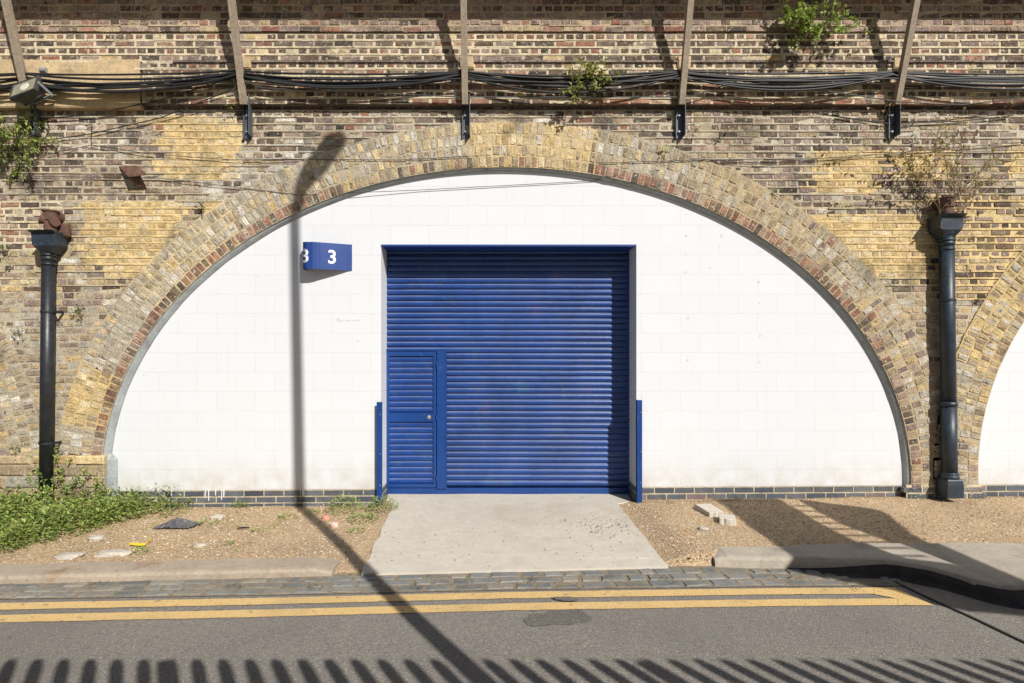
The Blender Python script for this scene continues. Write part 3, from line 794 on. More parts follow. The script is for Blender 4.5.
# blue angle posts at both sides of the opening
def guard(px0, px1, pt, pb, label):
    x0, zt_ = un(px0, pt, .06); x1, zb = un(px1, pb, .06)
    g = thing('guard_post', ((x0+x1)/2, -.03, zb), label, 'post', 'steel guard posts beside the shutter')
    mb = MB()
    mb.box((x0, -.062, zb-.03), (x1, -.055, zt_))
    if px0 < 500: mb.box((x1-.007, -.0545, zb-.03), (x1, -.002, zt_))
    else: mb.box((x0, -.0545, zb-.03), (x0+.007, -.002, zt_))
    mb.build('angle_bar', M_blue, g, bevel=.0015)
    for f in (.12, .5, .8):
        z = lerp(zt_, zb, f); m2 = MB(); m2.tube([((x0+x1)/2+.012, -.062, z), ((x0+x1)/2+.012, -.070, z)], .006, 8); m2.build('bolt', M_galv, g)
guard(376.6, 381.4, 402, 506, 'slim blue steel post beside the wicket door, left of the shutter')
guard(637.0, 642.2, 400, 503, 'slim blue steel post at the right-hand jamb of the shutter')

# ------------------------------------------------------------------ number sign
sg = thing('number_sign', (un(325, 257)[0], 0, un(325, 257)[1]), 'folded blue metal sign with white number 3 on the white wall', 'sign')
zt_, zb = un(0, 244.6)[1], un(0, 270.8)[1]
X352 = un(352, 0)[0]; X345 = un(350, 0, .02)[0]; X317 = un(317.5, 0, .15)[0]; X301 = un(303.5, 0, .16)[0]
prof = [(X352, -.004), (X352-.05, -.018), (lerp(X352, X317, .5), -.078)]
prof += [(X317+.03, -.137), (X317+.012, -.148), (X317-.008, -.155), (X317-.05, -.166), (X301+.03,-.170), (X301+.012,-.166), (X301-.004,-.155), (X301-.012,-.138), (X301-.014, -.10), (X301-.014, -.004)]
mb = MB(); th = .003
outer = prof; inner = []
for k, p in enumerate(prof):
    a = Vector(prof[max(0, k-1)]); b = Vector(prof[min(len(prof)-1, k+1)]); t = (b-a).normalized(); inner.append((p[0]-t.y*th*-1*-1, p[1]+th))
secs = [[(p[0], p[1], zb), (p[0], p[1], zt_), (q[0], q[1], zt_-.001), (q[0], q[1], zb+.001)] for p, q in zip(outer, inner)]
mb.loft(secs, closed=True); mb.build('panel', mat('sign_blue', (.010,.045,.21), .38, vary=.08, dirt=[((.2,.25,.4), 18, .7, .8)]), sg, recalc=True)
arc = [0]
for a, b in zip(prof, prof[1:]): arc.append(arc[-1]+math.hypot(a[0]-b[0], a[1]-b[1]))
def on_prof(s):
    for k in range(len(arc)-1):
        if s <= arc[k+1] or k == len(arc)-2:
            t = (s-arc[k])/(arc[k+1]-arc[k]); a, b = prof[k], prof[k+1]
            d = Vector((b[0]-a[0], b[1]-a[1])).normalized(); n = Vector((d.y, -d.x)); n = n if n.y < 0 or abs(n.y) < 1e-3 and n.x < 0 else -n
            return Vector((lerp(a[0], b[0], t), lerp(a[1], b[1], t))), n
M_num = mat('white_lettering', (.8,.8,.8), .5)
def digit(scenter, name='numeral'):
    cu = bpy.data.curves.new('t', 'FONT'); cu.body = '3'; cu.size = .215; cu.offset = .004; cu.align_x = 'CENTER'; cu.extrude = 0; cu.resolution_u = 6
    t = bpy.data.objects.new('t', cu); C.objects.link(t); dg = bpy.context.evaluated_depsgraph_get()
    me = bpy.data.meshes.new_from_object(t.evaluated_get(dg)); bpy.data.objects.remove(t)
    bm = bmesh.new(); bm.from_mesh(me)
    for _ in range(2): bmesh.ops.subdivide_edges(bm, edges=bm.edges[:], cuts=1)
    ys = [v.co.y for v in bm.verts]; xs = [v.co.x for v in bm.verts]; h = max(ys)-min(ys); cx = (max(xs)+min(xs))/2; y0 = min(ys)
    sc = .156/h; zc = un(0, 257, .08)[1]
    for v in bm.verts:
        p, n = on_prof(scenter-(v.co.x-cx)*sc); p = p+n*.0025
        v.co = Vector((p.x, p.y, zc-.078+(v.co.y-y0)*sc))
    bm.to_mesh(me); bm.free(); me.materials.clear(); me.materials.append(M_num)
    o = bpy.data.objects.new(name, me); C.objects.link(o); o.parent = sg; o.matrix_parent_inverse = sg.matrix_world.inverted()
d332 = [s*.001 for s in range(int(arc[-1]*1000))]
s1 = min(d332, key=lambda s: abs(VX+on_prof(s)[0].x*FPX/(D+on_prof(s)[0].y)-332)); digit(s1)
s2 = min([s for s in d332 if s > s1], key=lambda s: abs(on_prof(s)[0].x-(X301-.008))+abs(on_prof(s)[0].y+.15)); digit(s2-.030)
for zz in (zt_-.045, zb+.045):
    m2 = MB(); m2.tube([(X352-.02, -.010, zz), (X352-.02, -.016, zz)], .006, 8); m2.build('screw', M_galv, sg)

# ------------------------------------------------------------------ downpipes
def pipe(px_top, px_bot, py_hop, py_pipe, py_bot, hop_w, mt, mth, label, foot, joints, out=.17):
    xt, zt = un(px_top, py_pipe, out); xb, zb = un(px_bot, py_bot, out)
    root = thing('downpipe', (xb, -out, zb), label, 'downpipe', 'cast iron downpipes on the brick piers')
    ax = lambda z: lerp(xb, xt, (z-zb)/(zt-zb))
    mb = MB(); r = .074 if foot else .067
    if foot:
        zf = un(0, 478, out)[1]; zj = un(0, 406, out)[1]
        mb.tube([(ax(zf), -out, zf), (ax(zj), -out, zj)], .079, 24); mb.tube([(ax(zj)+.0, -out, zj), (ax(zj), -out, zj+.05)], .086, 24)
        mb.tube([(ax(zj), -out, zj+.05), (ax(zt), -out, zt)], r, 24)
    else: mb.tube([(ax(zb), -out, zb), (ax(zt), -out, zt)], r, 24)
    mb.build('pipe', mt, root, smooth=False, bevel=0)
    ob = bpy.context.scene.objects[-1] if False else None
    for k, jy in enumerate(joints):
        z = un(0, jy, out)[1]; m2 = MB()
        m2.tube([(ax(z), -out, z-.012), (ax(z), -out, z+.012)], r+.008, 24)
        m2.box((ax(z)+.05, -out+.01, z-.014), (ax(z)+.105, -out+.022, z+.014)); m2.box((ax(z)+.09, -out+.0225, z-.014), (ax(z)+.102, -WO, z+.014))
        m2.build('bracket', mt, root)
    m2 = MB()
    for a, b, rr in ((0,.05,.007),(.05,.075,.014),(-.05,-.03,.008)): m2.tube([(ax(zt), -out, zt-.10+a), (ax(zt), -out, zt-.10+b)], r+rr, 24)
    m2.build('collar', mt, root)
    # hopper head: tray above a tapering throat
    zh1 = un(0, py_hop, .2)[1]; zh0 = zh1-.165; hw = hop_w/2; xc = ax(zt)+(-.02 if foot else .022)
    m2 = MB(); secs = []
    for z, w_, d0, d1 in ((zt-.02, .062, out-.06, out+.06), (zh0, hw*.78, WO+.02, out+.12), (zh0+.015, hw*.92, WO+.02, out+.105), (zh1-.03, hw*.96, WO+.02, out+.112), (zh1-.028, hw, WO+.02, out+.11), (zh1, hw, WO+.02, out+.165)):
        secs.append([(xc-w_, -d1, z), (xc+w_, -d1, z), (xc+w_, -d0, z), (xc-w_, -d0, z)])
    ins = [[(xc-hw+.02, -(out+.108), zh1), (xc+hw-.02, -(out+.108), zh1), (xc+hw-.02, -(WO+.04), zh1), (xc-hw+.02, -(WO+.04), zh1)],
           [(xc-hw+.03, -(out+.10), zh1-.1), (xc+hw-.03, -(out+.10), zh1-.1), (xc+hw-.03, -(WO+.05), zh1-.1), (xc-hw+.03, -(WO+.05), zh1-.1)]]
    m2.loft(secs+ins, cap=True); m2.build('hopper_head', mth, root, bevel=.004, recalc=True)
    if foot:
        m2 = MB()
        zf = un(0, 478, out)[1]; z0_ = zb-.04
        m2.tube([(xb, -out, zf), (xb, -out, zf+.012), (xb, -out, zf+.03), (xb, -out, zf+.04), (xb, -out, zf+.055), (xb, -out, zf+.07)], [.088,.094,.09,.083,.09,.081], 24)
        sq = lambda z, w_: [(xb-w_, -out-w_, z), (xb+w_, -out-w_, z), (xb+w_, -out+w_, z), (xb-w_, -out+w_, z)]
        m2.loft([sq(z0_, .092), sq(zb+.02, .092), sq(lerp(zb, zf, .6), .092), sq(lerp(zb, zf, .9), .086), sq(zf, .076)])
        m2.build('pedestal', mt, root, bevel=.012, recalc=True)
    return root
for o in (pipe(48.5, 46, 232, 252, 489, .275, M_black, M_hop, 'black round downpipe with box hopper on the brick pier at the left', False, (312, 443)),
          pipe(946.5, 949.5, 216, 237, 493, .265, M_pipeb, M_hop, 'dark blue grey downpipe on a square pedestal between the two white arches', True, (300,))):
    for ch in o.children:
        if ch.name.startswith(('pipe', 'collar')):
            for p in ch.data.polygons: p.use_smooth = len(p.vertices) == 4
def spout(px, py, flip, label):
    x, z = un(px, py, .18); rt = thing('outlet_spout', (x, -.06, z), label, 'pipe', 'rusty outlet spouts above the hoppers')
    mb = MB()
    mb.tube([(x, .0, z+.06), (x, -.14, z+.06), (x, -.19, z+.03), (x, -.20, z-.06), (x, -.20, z-.13)], [.062,.065,.068,.066,.064], 18)
    mb.tube([(x, -.20, z+.095), (x, -.20, z+.11)], .085, 18); mb.tube([(x, -.20, z), (x, -.20, z+.095)], .072, 18)
    if flip: mb.tube([(x, -.20, z-.01), (x-.08, -.24, z+.02)], [.05,.06], 14); mb.tube([(x, -.2, z-.02), (x+.08, -.24, z-.02)], [.045,.055], 14)
    mb.build('elbow', M_rust, rt)
    mb = MB(); mb.box((x-.05, -.16, z-.17), (x+.16, -.09, z-.02), M=None); mb.build('mortar_packing', M_rust, rt, bevel=.02)
spout(52, 221, True, 'rusty branched outlet above the left hopper'); spout(945, 208, False, 'rusty cylindrical outlet above the right hopper under the dead plant')

# ------------------------------------------------------------------ struts, deck above, floodlight, cables
SX = [(27,'weathered strut at the far left behind the floodlight'), (243,'weathered strut second from the left, above the yellow brick patch'),
      (465,'weathered strut over the crown of the white arch'), (682,'weathered strut fourth from the left, right of the hanging wall plant'), (898,'weathered strut at the right, above the two yellow brick patches')]
first = None
def make_strut(x, label):
    r = thing('support_strut', (x, -.2, 4.1), label, 'strut', 'struts propping the deck from the viaduct wall')
    a = Vector((x, -.19, 4.53)); b = Vector((x, -.60, 5.84)); d = (b-a).normalized(); s = Vector((1,0,0)); n = d.cross(s)
    Mx = Matrix((( s.x, n.x, d.x, a.x), (s.y, n.y, d.y, a.y), (s.z, n.z, d.z, a.z), (0,0,0,1))); L_ = (b-a).length
    mb = MB(); w2 = .034
    mb.box((-w2, -.012, 0), (w2, .0, L_), M=Mx); mb.box((-w2, .0005, 0), (-w2+.010, .045, L_), M=Mx); mb.box((w2-.012, .0005, 0), (w2, .045, L_), M=Mx)
    mb.box((-w2, -.020, 0), (-w2+.020, -.0125, L_), M=Mx)
    mb.build('channel', M_strut, r, bevel=.003, recalc=True)
    mb = MB(); mb.box((x-.045, -.62, 5.81), (x+.045, -.10, 5.885)); mb.build('joist', M_strut, r, bevel=.003)
    z0 = un(0, 138, .1)[1]; mb = MB()
    mb.box((x-.038, -.105, z0), (x-.028, -.062, 4.60)); mb.box((x-.0275, -.078, z0), (x+.045, -.068, 4.60)); mb.box((x+.0455, -.17, z0+.02), (x+.054, -.066, 4.66))
    mb.build('angle_bracket', M_steel, r, bevel=.002)
    for dz_ in (.07, .25):
        m2 = MB(); m2.tube([(x, -.078, z0+dz_), (x, -.10, z0+dz_)], .014, 6); m2.tube([(x, -.10, z0+dz_), (x, -.115, z0+dz_)], .008, 8); m2.build('bolt', M_galv, r)
    return r
proto = make_strut(un(SX[2][0], 0, .2)[0], SX[2][1])
bpy.context.view_layer.update()
for k, (px, lb) in enumerate(SX+[(-191, 'weathered strut beyond the left edge of the photo'), (1116, 'weathered strut beyond the right edge of the photo')]):
    if k == 2: continue
    r = proto.copy(); C.objects.link(r); r.location.x = un(px, 0, .2)[0]; r['label'] = lb
    for ch in proto.children:
        c = ch.copy(); C.objects.link(c); c.parent = r; c.matrix_parent_inverse = ch.matrix_parent_inverse.copy()
dk = thing('walkway_deck', (0, -.3, 5.9), 'cable walkway deck carried on the struts above the photo', 'walkway')
mb = MB(); mb.box((XL, -.625, 5.895), (XR, -.155, 5.96)); mb.build('decking', M_strut, dk)

def cable_path(anchors, n=14):
    pts = []
    for (x0, z0, s0, y0), (x1, z1, s1, y1) in zip(anchors, anchors[1:]):
        for k in range(n):
            t = k/n; pts.append((lerp(x0, x1, t), lerp(y0, y1, t), lerp(z0, z1, t)-s0*4*t*(1-t)+noise.noise((lerp(x0,x1,t)*1.5, z0*9, 1))*.008))
    pts.append((anchors[-1][0], anchors[-1][3], anchors[-1][1])); return pts
gx = [-191, 27, 236, 460, 680, 892, 1116]
for c in range(9):
    an = []
    for i, px in enumerate(gx):
        py = 71+c*.9+U(-1,1.5) if i != 1 else 72+c*2.2+U(-2,2)
        out = .215+U(0,.035)+(c % 3)*.012
        x, z = un(px+U(-1,1), py, out); sag = [.03,.06,.09,.11,.13,.16,.10,.01,.03][c]*U(.8,1.25)
        if i == 3: sag += .01
        an.append((x, z, sag, -out))
    mb = MB(); mb.tube(cable_path(an), U(.009,.017), 6)
    tag(mb.build('cable', M_cable, smooth=True), 'black cable in the thick bundle sagging from strut to strut', 'cable', 'black cables of the bundle across the struts')
# ties where the bundle crosses the struts
def wire(pts, r, label, out=.09, m=M_gcable, nm='wire', sag=0):
    P = []
    for (a, b) in zip(pts, pts[1:]):
        for k in range(10):
            t = k/10; px = lerp(a[0], b[0], t); py = lerp(a[1], b[1], t)+sag*4*t*(1-t)
            oo = a[2] if len(a) > 2 else out
            ob_ = b[2] if len(b) > 2 else out; o = lerp(oo, ob_, t)
            x, z = un(px, py, o); P.append((x, -o, z))
    o = pts[-1][2] if len(pts[-1]) > 2 else out; x, z = un(pts[-1][0], pts[-1][1], o); P.append((x, -o, z))
    mb = MB(); mb.tube(P, r, 6); return tag(mb.build(nm, m, smooth=True), label, 'wire')
wire([(22,120,.09),(90,115,.10),(160,100,.17),(232,78,.22)], .007, 'slack black wire rising from the floodlight to the second strut', m=M_cable)
wire([(40,141,.085),(90,134,.09),(160,118,.10),(236,88,.2)], .006, 'thin black wire rising below the first one to the second strut', m=M_cable)
wire([(20,160),(92,145),(150,154),(235,160),(300,159),(400,160),(470,156)], .004, 'thin wire looping across the brick above the left half of the arch')
wire([(8,176),(160,178),(300,195,.08),(420,190,.02),(590,181,.015),(660,170,.08)], .0035, 'hair thin wire crossing the brickwork and the top of the white wall')
wire([(600,163),(700,160),(840,158),(960,147),(1024,142),(1110,140)], .004, 'thin wire across the bricks above the right half of the arch')
wire([(690,158),(760,164),(860,155),(1024,150),(1110,152)], .0035, 'faint lower wire over the right-hand yellow patches')
wire([(236,78,.25),(262,88,.24),(460,97,.20),(690,97,.20),(740,80,.23),(840,93,.24),(900,102,.24),(960,105,.2),(1024,98,.2),(1116,92,.2)], .0065, 'single grey cable running below the black bundle between the struts', m=M_gcable)
wire([(835,116),(890,124),(960,121),(1010,116)], .006, 'short slack dark wire under the right-hand strut', m=M_cable)
wire([(85,126),(92,124),(91,140),(92,145)], .0045, 'small wire loop hanging on the bricks right of the floodlight', m=M_cable)

fl = thing('floodlight', (un(28, 92, .3)[0], -.25, un(28, 92, .3)[1]), 'grey framed floodlight bolted to the strut at the far left', 'floodlight')
x, z = un(25, 88, .36); T = Matrix.Translation((x, -.36, z))@Matrix.Rotation(R(-12), 4, 'Y')@Matrix.Rotation(R(-28), 4, 'X')@Matrix.Rotation(R(-8), 4, 'Z')
mb = MB(); sec = lambda y, w_, h: [tuple(T@Vector(q)) for q in ((-w_, y, -h), (w_, y, -h), (w_, y, h), (-w_, y, h))]
mb.loft([sec(.13,.09,.06), sec(.02,.165,.115), sec(-.02,.165,.115), sec(-.02,.142,.092), sec(0,.135,.085)]); mb.build('housing', mat('lamp_housing', (.05,.05,.048), .6, vary=.2), fl, bevel=.004, recalc=True)
mb = MB(); mb.box((-.14,-.014,-.09), (.14,-.006,.09), M=T); mb.build('glass', mat('dusty_glass', (.30,.28,.20), .25, vary=.2, spec=.8), fl)
mb = MB(); mb.tube([T@Vector((.01,-.016,-.005)), T@Vector((.01,-.022,-.005))], [.055,.045], 20); mb.build('reflector', mat('reflector', (.60,.58,.48), .35), fl)
mb = MB()
for s in (-1, 1): mb.box((s*.172-.004,-.01,-.02), (s*.172+.004,.17,.02), M=T)
mb.box((-.176,.165,-.02), (.176,.173,.02), M=T); mb.build('bracket', M_galv, fl)
mb = MB(); mb.tube([T@Vector((.13,.1,-.03)), T@Vector((.19,.08,-.1)), T@Vector((.18,.04,-.17)), T@Vector((.08,.05,-.21)), T@Vector((-.02,.12,-.17))], .007, 6); mb.build('lead', M_cable, fl, smooth=True)
# small grey junction cap and rusty bracket
x, z = un(43, 70, .18); mb = MB(); mb.tube([(x-.035, -.17, z), (x+.035, -.17, z)], .03, 14); mb.tube([(x, -.17, z-.01), (x, -.14, z-.05)], .014, 8)
tag(mb.build('junction_cap', M_galv, smooth=False), 'small round grey junction cap above the floodlight', 'cap')
hd = thing('rusty_bracket', (un(132, 175, .1)[0], -.07, un(132, 175, .1)[1]), 'folded rusty iron bracket sticking out of the bricks left of the arch', 'bracket')
P = lambda px, py, o: (un(px, py, o)[0], -o, un(px, py, o)[1])
mb = MB(); a, b, c, d = P(119,166,.06), P(136,165,.06), P(147,174,.20), P(128,176,.20)
mb.loft([[a, b, c, d], [tuple(Vector(q)+Vector((0,0,-.012))) for q in (a, b, c, d)]]); mb.build('plate', M_rust, hd, recalc=True)
mb = MB(); a, b, c, d = P(128,176,.19), P(133,174,.17), P(143,186,.10), P(138,187,.10)
mb.loft([[a, b, c, d], [tuple(Vector(q)+Vector((.02,.02,-.01))) for q in (a, b, c, d)]]); mb.build('prop', M_rust, hd, recalc=True)

# ------------------------------------------------------------------ vegetation
GREEN = [(.11,.20,.035),(.15,.25,.05),(.08,.15,.03),(.20,.29,.07),(.26,.33,.09)]
YGREEN = [(.28,.32,.08),(.36,.38,.11),(.18,.25,.05),(.45,.40,.13)]
DRY = [(.30,.20,.11),(.36,.27,.15),(.22,.14,.08),(.42,.36,.14),(.28,.24,.06)]
def leaf(mb, p, d, up, L, W, col):
    d = d.normalized(); s = d.cross(up)
    s = s.normalized() if s.length > 1e-3 else Vector((1,0,0)); n = s.cross(d)
    b = p+d*L*.45+s*W*.5+n*W*.12; c = p+d*L-n*L*.12; e = p+d*L*.45-s*W*.5+n*W*.12; m = p+d*L*.5-n*W*.06
    i = len(mb.v); mb.v += [tuple(q) for q in (p, b, c, e, m)]
    mb.face((i, i+1, i+4), col); mb.face((i+1, i+2, i+4), col); mb.face((i+2, i+3, i+4), col); mb.face((i+3, i, i+4), col)
def rv(s=1): return Vector((U(-1,1), U(-1,1), U(-1,1)))*s
def plant(name, base, label, cat, n_stem, length, spread, leafn, L, pal, up=Vector((0,-.25,1)), stemcol=(.14,.11,.05), droop=.0, rs=.003, branch=0, leaf_from=.25, group=None, width=.55, jit=.75):
    root = thing(name, base, label, cat, group)
    ms, ml = MB(), MB()
    def grow(p, d, ln, r, depth):
        pts = [p.copy()]; seg = max(4, int(ln/.03)); q = p.copy()
        for k in range(seg):
            d = (d+rv(.16)+Vector((0,0,-droop*.12))).normalized(); q = q+d*(ln/seg)
            if q.y > -.072: q.y = -.072-U(0,.01); d.y = -abs(d.y)*.3
            pts.append(q.copy())
            if depth > 0 and U(0,1) < branch: grow(q.copy(), (d+rv(.7)).normalized(), ln*U(.3,.6), r*.6, depth-1)
            if k/seg > leaf_from:
                for _ in range(leafn if leafn >= 1 else (1 if U(0,1) < leafn else 0)):
                    dd = (d*.4+rv(1)).normalized(); lp = q+rv(.008)
                    if lp.y > -.08: lp.y = -.08
                    if dd.y > .2: dd.y = -dd.y
                    s = U(.6,1.3); c = random.choice(pal); g = U(.8,1.25)
                    leaf(ml, lp, dd, Vector((U(-.4,.4), -.5, 1)), L*s, L*s*width, tuple(x*g for x in c))
        ms.tube(pts, [lerp(r, r*.35, k/seg) for k in range(seg+1)], 4, stemcol, cap=False)
    for k in range(n_stem):
        p = Vector(base)+Vector((U(-1,1)*spread[0], 0, U(-1,1)*spread[1])); p.y = min(p.y, -.075)
        d = (Vector(up)+rv(jit)); d.y = -abs(d.y); grow(p, d.normalized(), length*U(.5,1.1), rs, 2)
    ms.build('stem', M_stem, root); ml.build('foliage', M_leaf, root)
    return root
B = lambda px, py, o=.075: (un(px, py, o)[0], -o, un(px, py, o)[1])
plant('wall_shrub', B(797, 30, .24), 'bright green leafy shrub growing from the top of the wall right of centre', 'shrub', 34, .27, (.13,.10), 5, .044, [(.34,.44,.09),(.42,.50,.13),(.25,.35,.07)]+YGREEN[:2], up=Vector((.0,-.7,.35)), branch=.12, width=.8)
plant('wall_shrub', B(828, 24, .24), 'wispy green trailing sprays beside the bright green shrub at the top', 'shrub', 14, .26, (.10,.08), 3, .036, [(.34,.44,.09),(.42,.50,.13),(.25,.35,.07)], up=Vector((.5,-.5,.1)), branch=.12, width=.8)
plant('wall_shrub', B(588, 88, .16), 'yellowing shrub hanging over the cables on the band above the arch', 'shrub', 30, .27, (.13,.10), 5, .048, YGREEN+YGREEN[:2]+[(.50,.40,.14),(.45,.33,.16)]+GREEN[3:], up=Vector((.1,-.6,.6)), stemcol=(.2,.14,.08), branch=.1, width=.4)
plant('wall_shrub', B(12, 140, .08), 'dense green ferny shrub under the floodlight at the left edge', 'shrub', 46, .34, (.28,.12), 5, .05, GREEN[2:]+YGREEN+[(.42,.50,.12)], up=Vector((.3,-.6,.3)), droop=.6, branch=.15, width=.3)
plant('dead_climber', B(950, 214, .2), 'tall dry brown dead plant growing out of the right hopper', 'plant', 20, 1.15, (.12,.01), .6, .05, DRY+YGREEN[:1], up=Vector((.05,-.12,1.3)), stemcol=(.40,.30,.18), rs=.005, branch=.05, jit=.5, leaf_from=.35, width=.5)
plant('dead_climber', B(965, 200, .2), 'yellow leaved spray leaning right out of the right hopper', 'plant', 5, .62, (.04,.01), .6, .05, YGREEN+[(.42,.34,.04)], up=Vector((.9,-.15,.8)), stemcol=(.3,.22,.12), rs=.004, leaf_from=.3)
for px, py, n, ln, L, pal, lb in ((668,152,7,.10,.028,GREEN,'small green fern tuft below the fourth strut'), (724,134,6,.09,.026,YGREEN+DRY[:1],'tiny yellow weed on the bricks right of the fourth strut'),
        (694,131,6,.09,.024,YGREEN+DRY,'small weed beside the foot of the fourth strut bracket'),
        (233,112,8,.12,.028,YGREEN+GREEN[:1],'small weed at the foot of the second strut'), (80,313,12,.09,.03,GREEN,'green fern tuft on the pier right of the left downpipe'),
        (20,334,9,.09,.026,GREEN+DRY[:1],'small fern tuft on the ring of the left-hand arch'), (203,208,8,.10,.026,[(.16,.05,.05),(.12,.07,.03),(.08,.10,.03)],'reddish weed on the outer edge of the arch ring'),
        (5,254,10,.16,.035,YGREEN+GREEN,'yellow green weed at the left edge below the ferny shrub'), (18,450,8,.09,.026,GREEN,'small green weed on the left impost ledge'),
        (390,74,7,.07,.024,GREEN,'tiny green sprig on the band above the left of the arch'), (975,75,6,.08,.026,GREEN,'tiny green sprig above the cables at the right'),
        (870,30,6,.09,.026,GREEN,'tiny green sprig right of the top shrub'), (335,93,6,.07,.024,GREEN,'tiny weed under the cable bundle left of centre'),
        (778,192,6,.07,.024,GREEN,'small moss tuft at the right haunch of the arch'), (978,301,7,.06,.024,[(.08,.09,.03),(.12,.10,.05)],'dark moss tuft on the ring of the right-hand arch'),
        (838,117,5,.07,.024,GREEN,'tiny weed below the band right of the fourth strut')):
    o = .155 if py < 104 else .085
    plant('wall_weed', B(px, py, o), lb, 'weed', n, ln, (.035,.02), 2, L, pal, up=Vector((0,-.8,.5)), rs=.0018, group='weeds rooted in the brick joints')

# ground weeds
def leaves_on_ground(mb, X, Y, z, n, r, hgt, L, pal):
    for _ in range(n):
        a = U(0, 6.28); rr = r*math.sqrt(U(0,1)); p = Vector((X+rr*math.cos(a), min(-.07, Y+rr*math.sin(a)), z+U(.1,1)*hgt*(1-.6*(rr/r)**2)))
        d = Vector((math.cos(a)+U(-.7,.7), math.sin(a)*1+U(-.7,.7)-.2, U(-.1,.9)))
        g = U(.75,1.25); c = random.choice(pal)
        leaf(mb, p, d, Vector((U(-.3,.3),U(-.3,.3),1)), L*U(.6,1.4), L*U(.3,.6), tuple(x*g for x in c))
mb = MB(); stm = MB()
GC = [(.24,.35,.07),(.30,.40,.08),(.14,.23,.045),(.36,.44,.12),(.42,.46,.18),(.25,.32,.08),(.34,.36,.09)]
def front(X): return -1.62 if X < -4.4 else lerp(-1.62, -.30, sstep(-4.4, -3.45, X)**.8) if X < -3.45 else 0
cnt = 0
while cnt < 2400:
    X = U(-7.4, -3.45); Y = U(-1.66, -.06)
    f = front(X)+noise.noise((X*2.5, Y*2.5, 0))*.22
    if Y < f: continue
    edge = min(1, (Y-f)/.35)
    if U(0,1) > .35+.65*edge: continue
    nz = .5+noise.noise((X*2.2, Y*2.2, 8)); hgt = (.06+.19*edge)*(.5+.8*nz)+.03
    leaves_on_ground(mb, X, Y, verge_z(X, Y), 15, .075, hgt, .046, GC if U(0,1) > .05 else DRY[:2]+YGREEN)
    cnt += 1
tag(mb.build('ground_weeds', M_leaf), 'thick green mat of low weeds in front of the left brick pier', 'weeds', kind='stuff')
mb = MB()
for k in range(420):                                    # sparse small growth near the edges
    X = U(-5.2,-2.2); Y = U(-1.6,-.1)
    if noise.noise((X*2, Y*2, 5)) < .05: continue
    leaves_on_ground(mb, X, Y, verge_z(X, Y), 5, .05, .025, .02, GC+DRY[:2])
tag(mb.build('sparse_grass', M_leaf), 'sparse short grass sprouting through the gravel beside the weeds', 'grass', kind='stuff')
def gp(px, py, h=1.74): return ((px-VX)*h/(py-VY), -D+FPX*h/(py-VY))
for px, py, rx, n, hg, lb in ((345,512,.20,480,.20,'leafy green weed clump at the plinth left of the blue post'), (382,512,.17,440,.17,'leafy weed clump around the foot of the left blue post'),
        (362,521,.16,240,.07,'low weed patch in front of the two taller clumps'),
        (252,500,.09,90,.12,'small upright weed against the dark plinth left of the lamp shadow'), (205,524,.15,90,.035,'flat grass patch right of the grey plastic sheet'),
        (288,518,.10,70,.05,'grass tuft just left of the lamp post shadow on gravel'), (313,513,.08,60,.05,'grass tuft right in the lamp post shadow near the plinth'),
        (356,531,.08,60,.04,'round grass tuft beside the left edge of the driveway'), (228,543,.06,30,.02,'tiny grass tuft in the gravel behind the left kerb'),
        (140,551,.10,60,.025,'grass tuft beside the yellow strap'), (256,531,.05,24,.025,'tiny grass sprig in the middle of the left gravel')):
    X, Y = gp(px, py, 1.73); mb = MB(); leaves_on_ground(mb, X, Y, verge_z(X, Y), n, rx, hg, .03, GC[:5])
    o = tag(mb.build('weed_clump', M_leaf), lb, 'weed', 'weed clumps in the gravel')
plant('climbing_weed', (un(60, 470, .14)[0], -.14, .15), 'green weed climbing the pier beside the left downpipe foot', 'weed', 16, .42, (.12,.10), 3, .036, GC, up=Vector((.1,-.1,.9)), branch=.1)
plant('climbing_weed', (un(92, 478, .14)[0], -.14, .12), 'straggling green weed against the left impost near the arch trim', 'weed', 9, .34, (.14,.08), 2, .032, GC, up=Vector((.1,-.1,.9)), branch=.1)
for px, py, lb in ((233,587,'moss tuft between setts below the left kerb'), (315,588,'moss tuft between the setts near the end of the left kerb'), (415,587,'moss tuft in the setts beside the lamp shadow'), (530,580,'moss tuft in the setts at the foot of the driveway'),
        (668,581,'moss tuft in the setts at the right corner of the driveway'), (795,580,'moss tuft in the setts before the right pavement'), (98,585,'moss tuft in the setts at the left'), (855,586,'moss tuft at the shaded end of the setts')):
    X, Y = gp(px, py, 1.785); mb = MB(); leaves_on_ground(mb, X, Y, RZ+.015, 30, .06, .02, .018, [(.12,.13,.04),(.18,.16,.06),(.08,.10,.03)])
    tag(mb.build('moss_tuft', M_leaf), lb, 'moss', 'moss tufts in the sett joints')
# dry stalks by the right plinth
mb = MB()
for k in range(60):
    X = U(1.75, 2.75); p = Vector((X, -.05-U(0,.08), verge_z(X, -.05)))
    mb.tube([p, p+Vector((U(-.1,.1), U(-.05,.0), U(.01,.07)))], .0018, 3, random.choice(DRY[:3]), cap=False)
tag(mb.build('dry_grass', M_stem), 'brown dry stalks lying along the plinth right of the shutter', 'grass', kind='stuff')

